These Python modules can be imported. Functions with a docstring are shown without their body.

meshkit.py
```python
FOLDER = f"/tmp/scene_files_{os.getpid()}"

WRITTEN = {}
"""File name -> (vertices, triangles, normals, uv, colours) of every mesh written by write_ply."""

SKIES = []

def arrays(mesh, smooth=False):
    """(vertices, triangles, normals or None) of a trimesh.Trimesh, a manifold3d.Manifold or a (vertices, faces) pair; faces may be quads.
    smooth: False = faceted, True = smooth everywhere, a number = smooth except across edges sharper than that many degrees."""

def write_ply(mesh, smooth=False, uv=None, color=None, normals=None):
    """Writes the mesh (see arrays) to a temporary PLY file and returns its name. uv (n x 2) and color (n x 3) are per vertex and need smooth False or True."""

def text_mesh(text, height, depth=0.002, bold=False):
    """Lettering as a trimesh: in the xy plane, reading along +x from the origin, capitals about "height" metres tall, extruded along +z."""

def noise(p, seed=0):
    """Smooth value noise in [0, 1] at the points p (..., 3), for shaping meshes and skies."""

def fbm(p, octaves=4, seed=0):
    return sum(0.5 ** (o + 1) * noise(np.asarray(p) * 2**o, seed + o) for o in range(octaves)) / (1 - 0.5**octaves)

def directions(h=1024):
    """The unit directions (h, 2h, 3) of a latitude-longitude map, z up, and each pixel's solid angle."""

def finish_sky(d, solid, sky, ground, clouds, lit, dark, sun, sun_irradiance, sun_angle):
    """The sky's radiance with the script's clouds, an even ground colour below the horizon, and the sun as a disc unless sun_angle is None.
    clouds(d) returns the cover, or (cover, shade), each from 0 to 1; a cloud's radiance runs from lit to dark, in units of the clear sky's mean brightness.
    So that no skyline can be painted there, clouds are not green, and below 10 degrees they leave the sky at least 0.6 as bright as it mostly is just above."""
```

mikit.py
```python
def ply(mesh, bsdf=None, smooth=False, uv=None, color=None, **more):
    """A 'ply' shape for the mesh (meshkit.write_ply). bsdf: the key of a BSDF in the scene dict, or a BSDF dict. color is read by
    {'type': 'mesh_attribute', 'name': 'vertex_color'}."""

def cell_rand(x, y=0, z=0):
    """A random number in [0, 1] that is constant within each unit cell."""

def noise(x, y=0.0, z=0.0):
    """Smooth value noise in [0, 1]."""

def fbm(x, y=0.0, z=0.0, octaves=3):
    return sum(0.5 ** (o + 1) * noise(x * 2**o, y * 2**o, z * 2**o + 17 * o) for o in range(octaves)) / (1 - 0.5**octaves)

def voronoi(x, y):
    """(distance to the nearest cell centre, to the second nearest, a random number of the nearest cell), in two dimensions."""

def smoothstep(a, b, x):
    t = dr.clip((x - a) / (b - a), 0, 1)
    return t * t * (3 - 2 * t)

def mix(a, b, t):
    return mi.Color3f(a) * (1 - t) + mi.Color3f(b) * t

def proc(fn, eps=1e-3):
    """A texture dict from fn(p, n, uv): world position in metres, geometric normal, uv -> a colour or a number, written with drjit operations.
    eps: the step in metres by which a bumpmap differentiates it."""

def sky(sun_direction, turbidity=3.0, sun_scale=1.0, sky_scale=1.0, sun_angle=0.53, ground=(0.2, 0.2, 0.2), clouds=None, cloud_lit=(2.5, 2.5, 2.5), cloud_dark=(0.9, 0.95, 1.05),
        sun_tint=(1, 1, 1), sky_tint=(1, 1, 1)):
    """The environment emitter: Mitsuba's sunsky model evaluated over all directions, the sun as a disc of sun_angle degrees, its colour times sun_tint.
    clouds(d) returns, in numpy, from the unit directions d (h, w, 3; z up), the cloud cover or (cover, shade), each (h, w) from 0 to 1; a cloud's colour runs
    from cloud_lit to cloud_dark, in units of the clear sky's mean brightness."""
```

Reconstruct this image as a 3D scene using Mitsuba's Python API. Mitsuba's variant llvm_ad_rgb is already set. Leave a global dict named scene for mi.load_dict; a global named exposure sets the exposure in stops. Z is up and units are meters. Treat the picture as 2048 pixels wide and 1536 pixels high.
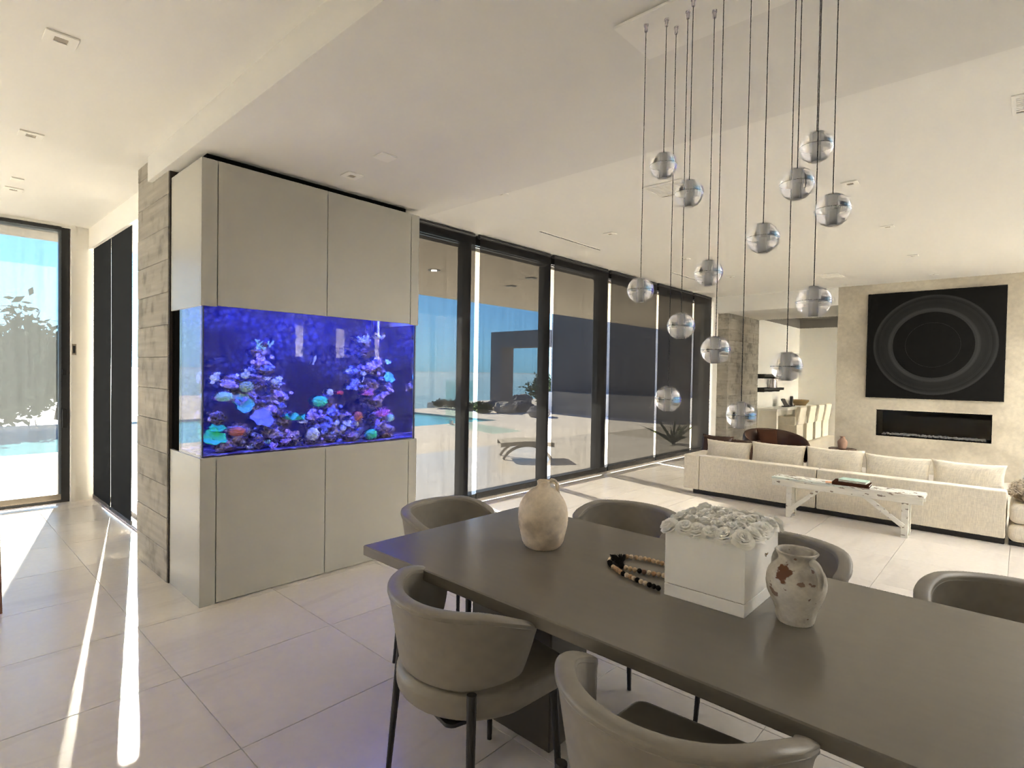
import math, random
import numpy as np, trimesh, manifold3d as m3, mitsuba as mi, drjit as dr, mikit, meshkit
from shapely.geometry import Polygon, box as sbox, Point
from mikit import proc, noise, fbm, voronoi, cell_rand, smoothstep, mix
T = mi.ScalarTransform4f
PI = math.pi
rng = np.random.default_rng(7)
random.seed(7)
scene, labels = {}, {}

# ---------------------------------------------------------------- camera, sky, sun, exposure
H = 1.5
YAW, PITCH, ROLL, FOC = .744868, -.019297, .016961, 1107.93
fw = np.array([math.cos(YAW)*math.cos(PITCH), math.sin(YAW)*math.cos(PITCH), math.sin(PITCH)])
r0 = np.array([math.sin(YAW), -math.cos(YAW), 0.]); u0 = np.cross(r0, fw)
up = -math.sin(ROLL)*r0 + math.cos(ROLL)*u0
scene['camera'] = {'type': 'perspective', 'fov': math.degrees(2*math.atan(1024/FOC)), 'fov_axis': 'x', 'near_clip': .02, 'far_clip': 60000.,
                   'to_world': T().look_at(origin=[0, 0, H], target=[float(fw[0]), float(fw[1]), float(H+fw[2])], up=[float(x) for x in up])}
AZ, EL = math.radians(13.25), math.radians(25.7)
SUN = [math.sin(AZ)*math.cos(EL), math.cos(AZ)*math.cos(EL), math.sin(EL)]
scene['sky'] = mikit.sky(SUN, turbidity=2.3, sun_scale=2.1, sky_scale=.62, ground=(.35, .33, .3), sun_angle=.6, sun_tint=(.84, 1., 1.26), sky_tint=(.47, .90, 1.42))
exposure = 4.55

# ---------------------------------------------------------------- materials
def P(col, rough=.5, spec=.5, two=True, **k):
    d = {'type': 'principled', 'base_color': col if isinstance(col, dict) else {'type': 'rgb', 'value': list(col)}, 'roughness': rough, 'specular': spec, **k}
    return {'type': 'twosided', 'bsdf': d} if two else d
def D(col):
    return {'type': 'twosided', 'bsdf': {'type': 'diffuse', 'reflectance': col if isinstance(col, dict) else {'type': 'rgb', 'value': list(col)}}}
def bump(b, fn, scale=1., eps=1e-3):
    inner = b['bsdf'] if b['type'] == 'twosided' else b
    return {'type': 'twosided', 'bsdf': {'type': 'bumpmap', 'arbitrary': proc(fn, eps), 'scale': scale, 'bsdf': inner}}
def mat(name, b):
    scene['mat_'+name] = b
    return 'mat_'+name

def f_floor(p, n, uv):
    tx, ty = dr.floor((p.x-.88)/.79), dr.floor((p.y-2.96)/.728)
    r = cell_rand(tx, ty, 3)
    v = fbm(p.x*1.3+r*31, p.y*9.+r*17+fbm(p.x*1.1+r*9, p.y*2.)*2.5, r*5, 4)
    s = smoothstep(.55, .72, v)
    g = fbm(p.x*40, p.y*40, 0., 2)
    c = mix((.60, .56, .515), (.53, .49, .45), s*.6)
    return c*(.975+.03*r+.05*(g-.5))
def f_conc(p, n, uv):
    row = dr.floor(p.z/.2247)
    along = p.x+p.y
    r = cell_rand(row, dr.floor(along*.4+row*.37), 2)
    g = fbm(along*2.2+row*7, p.z*34, row, 4)
    st = fbm(along*7+3+row*3.7, p.z*6, 1.5, 4)
    c = mix((.36, .335, .29), (.22, .205, .175), smoothstep(.45, .78, st))
    return c*(.85+.15*r+.40*(g-.5))
def f_concb(p, n, uv):
    row = dr.floor(p.z/.2247)
    return fbm((p.x+p.y)*3+row*5, p.z*55, row, 3)*.0025+fbm((p.x+p.y)*16, p.z*16, 2., 3)*.003
def f_plaster(p, n, uv):
    s = fbm(p.x*1.2+p.y*1.3, p.z*1.6, 4., 5)
    g = fbm(p.x*28+p.y*28, p.z*28, 2., 3)
    return mix((.56, .515, .43), (.44, .40, .33), smoothstep(.35, .68, s))*(.9+.2*g)
def f_white(p, n, uv):
    return mi.Color3f(.80, .785, .74)*(.985+.03*fbm(p.x*1.5, p.y*1.5, p.z*1.5, 2))
def f_fabric(p, n, uv):
    a = noise(p.x*260+p.y*260, p.z*34, 3.); b = noise((p.x+p.y)*40, p.z*300, 5.)
    return mi.Color3f(.72, .665, .56)*(.84+.2*a+.14*b)
def f_rings(p, n, uv):
    yc, zc = 1.07, 2.062
    r = dr.sqrt(dr.square(p.y-yc)+dr.square(p.z-zc))
    nz = fbm(r*90, 0., 0., 2)
    band = smoothstep(.515, .53, r)*(1-smoothstep(.775, .80, r))
    inner = smoothstep(.515, .53, r)*(1-smoothstep(.575, .60, r))
    outer = smoothstep(.745, .775, r)*(1-smoothstep(.79, .80, r))
    thin = (1-smoothstep(.0, .006, dr.abs(r-.352)))*(.4+.6*cell_rand(dr.floor(dr.atan2(p.z-zc, p.y-yc)*60)))
    v = .002+band*(.007+.008*nz)+inner*.016+outer*.013+thin*.022
    return mi.Color3f(v, v*1.05, v*1.1)
def f_jug(p, n, uv):
    s = fbm(p.x*9, p.y*9, p.z*7, 5); g = fbm(p.x*60, p.y*60, p.z*60, 3)
    c = mix((.64, .55, .445), (.42, .345, .27), smoothstep(.45, .68, s))
    return c*(.85+.3*g)
def f_pot(p, n, uv):
    s = fbm(p.x*14, p.y*14, p.z*11, 5); g = fbm(p.x*80, p.y*80, p.z*80, 3)
    c = mix((.60, .57, .52), (.36, .335, .30), smoothstep(.46, .70, s))*(.85+.3*g)
    d = dr.sqrt(dr.square(p.x-1.782)+dr.square(p.y-.515)+dr.square(p.z-.915))+(fbm(p.x*70, p.y*70, p.z*70, 3)-.5)*.05
    rust = 1-smoothstep(.020, .028, d)
    d2 = dr.sqrt(dr.square(p.x-1.835)+dr.square(p.y-.415)+dr.square(p.z-.945))+(g-.5)*.03
    rust2 = 1-smoothstep(.012, .018, d2)
    fl = smoothstep(.70, .74, fbm(p.x*45+7, p.y*45, p.z*45, 3))
    return mix(c, (.16, .075, .045), dr.maximum(dr.maximum(rust, rust2), fl*.8))
def f_bench(p, n, uv):
    s = fbm(p.y*7, p.x*34, p.z*38, 4); w = fbm(p.y*22, p.x*40, p.z*40+8, 3)
    c = mix((.74, .72, .65), (.55, .60, .55), smoothstep(.5, .7, fbm(p.y*3, p.x*12, 4., 3))*smoothstep(.40, .41, p.z))
    top = smoothstep(.405, .415, p.z)
    chip = smoothstep(.66-.06*top, .70-.06*top, w)
    return mix(c*(.85+.25*s), (.16, .115, .08), chip*.85)
def f_leather(p, n, uv):
    return mi.Color3f(.215, .196, .165)*(.9+.2*fbm(p.x*30, p.y*30, p.z*30, 3))
def f_leatherb(p, n, uv):
    return fbm(p.x*330, p.y*330, p.z*330, 2)*.0004
def f_table(p, n, uv):
    return mi.Color3f(.128, .116, .096)*(.97+.06*fbm(p.x*60, p.y*14, 1., 3))
def f_terrace(p, n, uv):
    gx, gy = p.x/1.2, p.y/1.2
    fx, fy = gx-dr.floor(gx), gy-dr.floor(gy)
    j = dr.maximum(1-smoothstep(.0, .012, dr.minimum(fx, 1-fx)), 1-smoothstep(.0, .012, dr.minimum(fy, 1-fy)))
    return mi.Color3f(.60, .55, .49)*(.9+.2*fbm(p.x*2, p.y*2, 0., 4))*(1-.25*j)
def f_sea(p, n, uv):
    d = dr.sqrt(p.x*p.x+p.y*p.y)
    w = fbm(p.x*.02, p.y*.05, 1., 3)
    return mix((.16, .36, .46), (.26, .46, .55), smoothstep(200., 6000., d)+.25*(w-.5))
def f_reef(p, n, uv):
    a, b, c = voronoi(p.x*26+noise(p.x*9, p.z*9)*1.2, p.z*26+p.y*20)
    m = fbm(p.x*6, p.z*6, 2., 4)
    k = smoothstep(.62, .15, a)*(.2+.8*c)*smoothstep(.32, .62, m)
    return mix((.012, .016, .09), (.15, .20, .46), k*.55+.10*m)
def f_rock(p, n, uv):
    s = fbm(p.x*24, p.y*24, p.z*24, 4); t = fbm(p.x*9+4, p.y*9, p.z*9, 3)
    c = mix((.12, .10, .19), (.62, .56, .80), smoothstep(.48, .70, s))
    return mix(c, (.26, .14, .12), smoothstep(.58, .7, t)*.6)
def f_wood(p, n, uv):
    return mi.Color3f(.17, .075, .035)*(.7+.6*fbm(p.x*20, p.y*20, p.z*5, 3))
def f_fur(p, n, uv):
    s = fbm(p.x*16, p.y*16, p.z*16, 3)
    return mix((.20, .155, .10), (.62, .54, .43), smoothstep(.40, .62, s))

M_floor = mat('floor', P(proc(f_floor), .22, .5))
M_grout = mat('grout', D((.38, .35, .31)))
M_white = mat('white', P(proc(f_white), .75, .25))
M_ceil = mat('ceiling', D((.80, .79, .755)))
M_soff2 = mat('soffit_dimmed', D((.73, .72, .69)))  # ceiling paint greyed; the dimmer light over the dining end is in the colour
M_conc = mat('concrete', bump(P(proc(f_conc), .8, .25), f_concb, 1., 2e-3))
M_plaster = mat('plaster', P(proc(f_plaster), .8, .25))
M_cab = mat('cabinet', P((.39, .378, .338), .28, .5))
M_black = mat('black', P((.012, .012, .013), .4, .5))
M_frame = mat('frame', P((.020, .021, .023), .38, .5))
M_void = mat('void', D((.006, .006, .006)))
M_glass = mat('pane', {'type': 'thindielectric', 'int_ior': 1.5})
def screen(t, tint=(1, 1, 1)):
    def fn(p, n, uv):
        s = fbm((p.x+p.y)*38, p.z*1.6, 3., 4); w = noise((p.x+p.y)*170, p.z*170, 1.)
        return mi.Color3f(tint)*(t*(.84+.34*(s-.5)+.12*(w-.5)+.14))
    return {'type': 'thindielectric', 'int_ior': 1.12, 'specular_transmittance': proc(fn)}
SHT = [.165, .165, .165, .10, .055, .04]  # same cloth; lower values stand in for grazing view and shaded terrace
M_scr = [mat('screen_%d' % i, screen(t)) for i, t in enumerate(SHT)]
M_scrdoor = mat('screen_door', screen(.40))
def weave(op, col):
    return {'type': 'mask', 'opacity': {'type': 'rgb', 'value': op}, 'bsdf': {'type': 'principledthin', 'base_color': {'type': 'rgb', 'value': list(col)}, 'roughness': .8, 'diff_trans': 1.0, 'eta': 1.3}}
M_weave = mat('weave', weave(.22, (.10, .10, .105)))
M_weavedoor = mat('weave_door', weave(.36, (.27, .29, .30)))
M_shade = mat('shade_fabric', D((.035, .038, .042)))
M_fabric = mat('fabric', P(proc(f_fabric), .9, .1, sheen=.3))
M_leather = mat('leather', bump(P(proc(f_leather), .36, .5), f_leatherb))
M_table = mat('table', P(proc(f_table), .21, .5))
M_art = mat('art', P(proc(f_rings), .7, .2))
M_jug = mat('jug', P(proc(f_jug), .85, .2))
M_pot = mat('pot', P(proc(f_pot), .85, .2))
M_bench = mat('bench', P(proc(f_bench), .7, .3))
M_box = mat('box', P((.84, .825, .79), .5, .4))
M_rose = mat('rose', P((.90, .885, .84), .8, .2, sheen=.4))
M_crystal = mat('crystal', {'type': 'dielectric', 'int_ior': 1.5, 'specular_transmittance': {'type': 'rgb', 'value': [.86, .86, .87]}})
M_frost = mat('frost', D((.78, .78, .78)))
M_steel = mat('steel', {'type': 'twosided', 'bsdf': {'type': 'roughconductor', 'material': 'Cr', 'alpha': .25}})
M_stain = mat('stain', P((.30, .26, .21), .4, .5))
M_water = mat('water', {'type': 'dielectric', 'int_ior': 1.33})
M_acrylic = mat('acrylic', {'type': 'dielectric', 'int_ior': 1.49})
M_silicone = mat('silicone', P((.03, .03, .08), .3, .5))
M_reefw = mat('reefwall', D(proc(f_reef)))
M_rock = mat('rock', D(proc(f_rock)))
M_terr = mat('terrace', P(proc(f_terrace), .7, .3))
M_sea = mat('sea', P(proc(f_sea), .5, .3))
M_pool = mat('pool', P((.10, .36, .44), .12, .5))
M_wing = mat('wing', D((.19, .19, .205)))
M_pale = mat('pale', D((.42, .40, .37)))
M_soffit = mat('soffit', D((.55, .50, .43)))
M_leaf = mat('leaf', {'type': 'twosided', 'bsdf': {'type': 'diffuse', 'reflectance': {'type': 'rgb', 'value': [.075, .095, .05]}}})
M_bark = mat('bark', D((.12, .09, .065)))
M_wood = mat('wood', P(proc(f_wood), .35, .5))
M_brown = mat('brown_leather', P((.055, .026, .017), .35, .5))
M_fur = mat('fur', D(proc(f_fur)))
M_grey = mat('greyband', D((.22, .21, .195)))
M_terra = mat('terracotta', P((.36, .235, .18), .8, .2))
M_gold = mat('gold', P((.24, .16, .07), .4, .5))
M_mint = mat('mint', P((.45, .60, .52), .6, .3))
M_paper = mat('paper', P((.72, .69, .62), .7, .3))
M_orange = mat('orange', P((.62, .30, .16), .7, .3))
M_skin = mat('skin', P((.62, .30, .24), .5, .4))
def dcol(name, c): return mat(name, D(c))

# ---------------------------------------------------------------- mesh helpers
def tm(v, f): return trimesh.Trimesh(np.asarray(v, float), np.asarray(f, int), process=False)
def cat(*ms): return trimesh.util.concatenate([m for m in ms])
def bx(x0, x1, y0, y1, z0, z1, c=0.):
    if c <= 0:
        return trimesh.creation.box(bounds=[[x0, y0, z0], [x1, y1, z1]])
    pts = []
    for sx in (0, 1):
        for sy in (0, 1):
            for sz in (0, 1):
                X, Y, Z = (x0, x1)[sx], (y0, y1)[sy], (z0, z1)[sz]
                dx, dy, dz = (c, -c)[sx], (c, -c)[sy], (c, -c)[sz]
                pts += [(X+dx, Y+dy, Z), (X+dx, Y, Z+dz), (X, Y+dy, Z+dz)]
    return trimesh.Trimesh(np.array(pts)).convex_hull
def rbox(x0, x1, y0, y1, z0, z1, r, n=12):
    s = m3.Manifold.sphere(r, n*4)
    return fromm(m3.Manifold.batch_hull([s.translate([x, y, z]) for x in (x0+r, x1-r) for y in (y0+r, y1-r) for z in (z0+r, z1-r)]))
def fromm(m):
    q = m.to_mesh(); return tm(q.vert_properties[:, :3], q.tri_verts)
def tom(t): return m3.Manifold(m3.Mesh(np.asarray(t.vertices, np.float32), np.asarray(t.faces, np.uint32)))
def grid_faces(nu, nv, wrapu=False, wrapv=False):
    i, j = np.meshgrid(np.arange(nu if wrapu else nu-1), np.arange(nv if wrapv else nv-1), indexing='ij')
    a = i*nv+j; b = ((i+1) % nu)*nv+j; c = ((i+1) % nu)*nv+(j+1) % nv; d = i*nv+(j+1) % nv
    a, b, c, d = (q.ravel() for q in (a, b, c, d))
    return np.vstack([np.stack([a, b, c], 1), np.stack([a, c, d], 1)])
def lathe(prof, n=48, cx=0, cy=0):
    prof = np.asarray(prof, float); a = np.arange(n)*2*PI/n
    v = np.stack([cx+prof[None, :, 0]*np.cos(a)[:, None], cy+prof[None, :, 0]*np.sin(a)[:, None], np.repeat(prof[None, :, 1], n, 0)], -1).reshape(-1, 3)
    return tm(v, grid_faces(n, len(prof), wrapu=True))
def spline(pts, n):
    from scipy.interpolate import CubicSpline
    pts = np.asarray(pts, float); t = np.r_[0, np.cumsum(np.linalg.norm(np.diff(pts, axis=0), axis=1))]
    return CubicSpline(t, pts)(np.linspace(0, t[-1], n))
def tube(path, rad, k=8, cap=True):
    p = np.asarray(path, float); rad = np.broadcast_to(rad, len(p))
    tg = np.gradient(p, axis=0); tg /= np.linalg.norm(tg, axis=1, keepdims=True)
    ref = np.array([0, 0, 1.]) if abs(tg[0, 2]) < .9 else np.array([1., 0, 0])
    a = np.arange(k)*2*PI/k; rings = []
    nrm = np.cross(tg[0], ref); nrm /= np.linalg.norm(nrm)
    for i in range(len(p)):
        nrm = nrm-tg[i]*(nrm@tg[i]); nrm /= np.linalg.norm(nrm); bn = np.cross(tg[i], nrm)
        rings.append(p[i]+rad[i]*(np.cos(a)[:, None]*nrm+np.sin(a)[:, None]*bn))
    v = np.vstack(rings); f = grid_faces(len(p), k, wrapv=True)
    if cap:
        v = np.vstack([v, p[:1], p[-1:]]); N = len(p)*k; j = np.arange(k)
        f = np.vstack([f, np.stack([np.full(k, N), (j+1) % k, j], 1), np.stack([np.full(k, N+1), N-k+j, N-k+(j+1) % k], 1)])
    m = tm(v, f); trimesh.repair.fix_normals(m) if len(f) < 3000 else None
    return m
def cyl(x, y, z0, z1, r, n=20, r2=None):
    r2 = r if r2 is None else r2
    return lathe([(0, z0), (r, z0), (r2, z1), (0, z1)], n, x, y)
def pillow(w, d, t, n=22, puff=.5, seed=0, wr=.01):
    """cushion in the xy plane, w along x, d along y, t thick (z), pinched edges"""
    u = np.linspace(-1, 1, n); U, V = np.meshgrid(u, u, indexing='ij')
    e = np.clip((1-U**4)*(1-V**4), 0, 1)**puff
    pin = 1-.06*np.abs(U*V)**2
    X = U*w/2*(1-.05*(1-np.abs(V)**2)*np.abs(U)**3+.03*np.abs(U*V)**3); Y = V*d/2*(1-.05*(1-np.abs(U)**2)*np.abs(V)**3+.03*np.abs(U*V)**3)
    nz = (meshkit.fbm(np.stack([X*9, Y*9, U*0+seed], -1), 3, seed)-.5)*wr*2
    top = np.stack([X, Y, (t/2*e+nz*e)*pin], -1).reshape(-1, 3); bot = np.stack([X, Y, -(t/2*e-nz*e)*pin], -1).reshape(-1, 3)
    f = grid_faces(n, n); m = tm(np.vstack([top, bot]), np.vstack([f, f[:, ::-1]+n*n])); m.merge_vertices(); return m
def ico(r, sub=2, disp=.0, freq=3., seed=0, sc=(1, 1, 1)):
    m = trimesh.creation.icosphere(subdivisions=sub); v = np.array(m.vertices)
    if disp: v = v*(1+disp*2*(meshkit.fbm(v*freq+seed*7.3, 3, seed)-.5))[:, None]
    return tm(v*r*np.array(sc), m.faces)
def xf(m, loc=(0, 0, 0), rz=0., rx=0., ry=0., s=1.):
    A = trimesh.transformations.euler_matrix(rx, ry, rz, 'sxyz'); A[:3, :3] *= s; A[:3, 3] = loc
    m = m.copy(); m.apply_transform(A); return m

def num(key):
    if key not in scene and key not in labels and not any(k.startswith(key+'__') for k in scene): return key
    i = 1
    while True:
        k = '%s_%03d' % (key, i)
        if k not in scene and k not in labels and k not in USED: return k
        i += 1
USED = set()
CNT = {}
def uniq(key):
    c = CNT.get(key, -1)+1; CNT[key] = c
    return key if c == 0 else '%s_%03d' % (key, c)
def thing(name, label, category, group=None, kind=None):
    k = uniq(name); labels[k] = {'label': label, 'category': category}
    if group: labels[k]['group'] = group
    if kind: labels[k]['kind'] = kind
    return k
def part(t, name, mesh, m, smooth=False, label=None, kind=None, to=None):
    k = uniq(t+'__'+name)
    d = mesh if isinstance(mesh, dict) else mikit.ply(mesh, m, smooth)
    d = dict(d)
    if isinstance(mesh, dict) and m: d['bsdf'] = {'type': 'ref', 'id': m}
    if to is not None: d['to_world'] = to
    scene[k] = d
    if label or kind:
        labels[k] = {}
        if label: labels[k]['label'] = label
        if kind: labels[k]['kind'] = kind
    return k
def one(name, mesh, m, label, category, smooth=False, group=None, kind=None, to=None):
    k = thing(name, label, category, group, kind)
    d = dict(mesh) if isinstance(mesh, dict) else mikit.ply(mesh, m, smooth)
    if to is not None: d['to_world'] = to
    scene[k] = d; return k
def struct(name, mesh, m, label, category='wall', smooth=False):
    k = name; labels[k] = {'label': label, 'category': category, 'kind': 'structure'}
    if mesh is not None: scene[k] = mikit.ply(mesh, m, smooth)
    return k

# back-projection used to lay things out from measured image points
def ray(x, y):
    d = np.array([(x-1024)/FOC, (y-768)/FOC, 1.0]); rr = math.cos(ROLL)*r0+math.sin(ROLL)*u0
    return d[0]*rr-d[1]*up+d[2]*fw
def onz(x, y, z): d = ray(x, y); return np.array([0, 0, H])+d*((z-H)/d[2])
def onx(x, y, X): d = ray(x, y); return np.array([0, 0, H])+d*(X/d[0])
def ony(x, y, Y): d = ray(x, y); return np.array([0, 0, H])+d*(Y/d[1])

# ================================================================ room shell
ZL, ZC, ZS = 3.03, 3.10, 2.85
struct('floor', cat(bx(-4.2, 3.2, -5.2, 7.9, -.2, -.006), bx(3.2, 17, -2.8, 7.9, -.2, -.006)), M_grout, 'pale limestone floor laid in large square slabs', 'floor')
tile = mikit.ply(bx(.0015, .7885, .0015, .7265, -.006, 0, .0012), M_floor)
for i in range(-2, 14):
    for j in range(-5, 7):
        X, Y = .88+.79*i, 2.96+.728*j
        part('floor', 'tile', tile, None, to=T().translate([X, Y, 0]))
for i in range(14, 20):
    for j in range(-1, 3):
        part('floor', 'tile', tile, None, to=T().translate([.88+.79*i, 2.96+.728*j, 0]))
# the floor behind the camera and beside the rows of slabs above
part('floor', 'slab_field', cat(bx(-4.2, -.7015, -5.2, 7.9, -.006, 0), bx(-.7, 3.0, -5.2, -.6815, -.006, 0), bx(3.0, 11.94, -2.75, -.6815, -.006, 0), bx(-.7, 1.6, 7.33, 7.9, -.006, 0)), M_floor)

struct('ceiling', bx(-4.2, 1.17, -5.2, 7.9, ZL, 3.4), M_ceil, 'raised cream ceiling over the left room', 'ceiling')
struct('ceiling_001', bx(1.17, 3.03, -5.2, 4.72, ZS, 3.4), M_soff2, 'dropped cream soffit over the dining table', 'ceiling')
struct('ceiling_002', cat(bx(3.03, 11.0, -.35, 4.72, ZC, 3.4), bx(3.03, 11.0, -2.85, -2.65, ZC, 3.4), bx(3.03, 3.6, -2.65, -.35, ZC, 3.4), bx(9.4, 11.0, -2.65, -.35, ZC, 3.4)), M_ceil, 'cream ceiling over the living room', 'ceiling')
struct('ceiling_003', bx(1.17, 1.52, 4.72, 7.9, ZL, 3.4), M_ceil, 'strip of ceiling beside the black shades', 'ceiling')
# far end: lowered passage, wall with fireplace, room behind
struct('ceiling_004', bx(11.0, 12.95, 2.41, 4.72, 2.79, 3.4), M_ceil, 'lowered cream lintel over the opening to the far room', 'ceiling')
struct('ceiling_005', bx(12.95, 17, 1.0, 5.0, 3.1, 3.4), M_grey, 'grey ceiling recess of the far room', 'ceiling')
wf = tom(bx(11.0, 12.6, -2.85, 2.41, 0, 3.4))-tom(bx(10.9, 11.55, .325, 1.797, .563, .997))
struct('wall_far', fromm(wf), M_plaster, 'taupe plaster wall holding the black artwork and the slot fireplace', 'wall')
struct('wall_end', cat(bx(16.53, 16.7, 1.0, 5.0, 0, 2.86), bx(13.0, 16.6, 4.535, 4.7, 0, 2.86), bx(12.6, 12.7, .9, 1.0, 0, 3.1)), M_white, 'white walls of the far room', 'wall')
part('wall_end', 'grey_band', cat(bx(16.53, 16.7, 1.0, 5.0, 2.86, 3.1), bx(12.95, 16.6, 4.535, 4.7, 2.86, 3.1)), M_grey)
# concrete wall beside the last shade, board courses as parts
def courses(key, x0, x1, y0, y1, z1, h=.2247):
    z, i = 0., 0
    while z < z1-.02:
        t = min(z+h, z1); o = [0, .0012, -.0006, .0008, .002, .0004][i % 6]
        part(key, 'board_course', bx(x0-o, x1+o*.5, y0-o, y1+o, z+.0012, t-.0012, .0016), M_conc); z += h; i += 1
struct('wall_concrete', bx(11.25, 12.9, 4.415, 4.69, 0, 2.79), M_conc, 'board-marked concrete wall beside the last shade', 'wall')
courses('wall_concrete', 11.21, 12.95, 4.40, 4.70, 2.79)
struct('wall_concrete_fin', bx(1.215, 1.36, 4.36, 5.08, 0, ZL), M_conc, 'tall board-marked concrete fin left of the aquarium', 'wall')
courses('wall_concrete_fin', 1.20, 1.375, 4.345, 5.09, ZL)
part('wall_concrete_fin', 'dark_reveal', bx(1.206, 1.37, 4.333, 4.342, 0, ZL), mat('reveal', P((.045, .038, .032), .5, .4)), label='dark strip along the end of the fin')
struct('wall_window_end', bx(10.98, 11.21, 4.62, 4.9, 0, 3.1), M_white, 'pale return at the end of the window wall', 'wall')
# left room: narrow wall by the glass door, valance above the shades
struct('wall_left_room', bx(1.225, 1.50, 7.70, 7.95, 0, 3.4), M_white, 'narrow cream wall between the glass door and the black shades', 'wall')
struct('trim_1', bx(1.345, 1.52, 5.0, 7.70, 2.80, ZL), M_white, 'cream valance box above the black shades', 'trim')
struct('wall_west', bx(-4.4, -4.2, -5.2, 7.9, 0, 3.4), M_white, 'white wall at the left', 'wall')
struct('wall_lintel', bx(-4.2, 1.3, 7.75, 7.95, 3.0, 3.4), M_white, 'lintel over the glass doors', 'wall')
# walls behind the camera: the dining end is closed, the living room faces a white wall added to bounce sun inside
bw = [bx(-4.2, 3.0, -5.35, -5.15, 0, 3.4)]
struct('wall_back', cat(*bw), M_white, 'white wall behind the dining table', 'wall')
struct('wall_side', bx(3.0, 3.2, -5.2, -2.65, 0, 3.4), M_white, 'white wall between dining end and added courtyard', 'wall')
struct('wall_added_bounce', bx(3.0, 22, -9.4, -9.0, -.1, 6.5), M_white, 'tall white wall added unseen to bounce sun into the living room', 'wall')  # unseen wall added as a sunlit reflector for the living room
struct('window_2', None, None, 'unseen glazing toward the added courtyard wall', 'window')
part('window_2', 'glass', tm([[8.6, -2.75, 0], [11.0, -2.75, 0], [11.0, -2.75, 3.1], [8.6, -2.75, 3.1]], [[0, 1, 2], [0, 2, 3]]), M_glass)
for x in (8.62, 9.8, 10.97): part('window_2', 'mullion', bx(x-.03, x+.03, -2.80, -2.70, 0, 3.1, .004), M_frame)
cw = tom(bx(3.2, 8.6, -2.85, -2.65, 0, 3.4))
for x0, x1 in ((4.95, 5.2), (5.8, 6.1), (6.7, 6.95), (7.7, 8.0)):  # openings added for extra light and small reflections in the tank
    cw = cw-tom(bx(x0, x1, -3, -2.5, 1.75, 2.35))
struct('wall_added_clerestory', fromm(cw), M_white, 'wall with small high windows added unseen to brighten the living room', 'wall')
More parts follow.
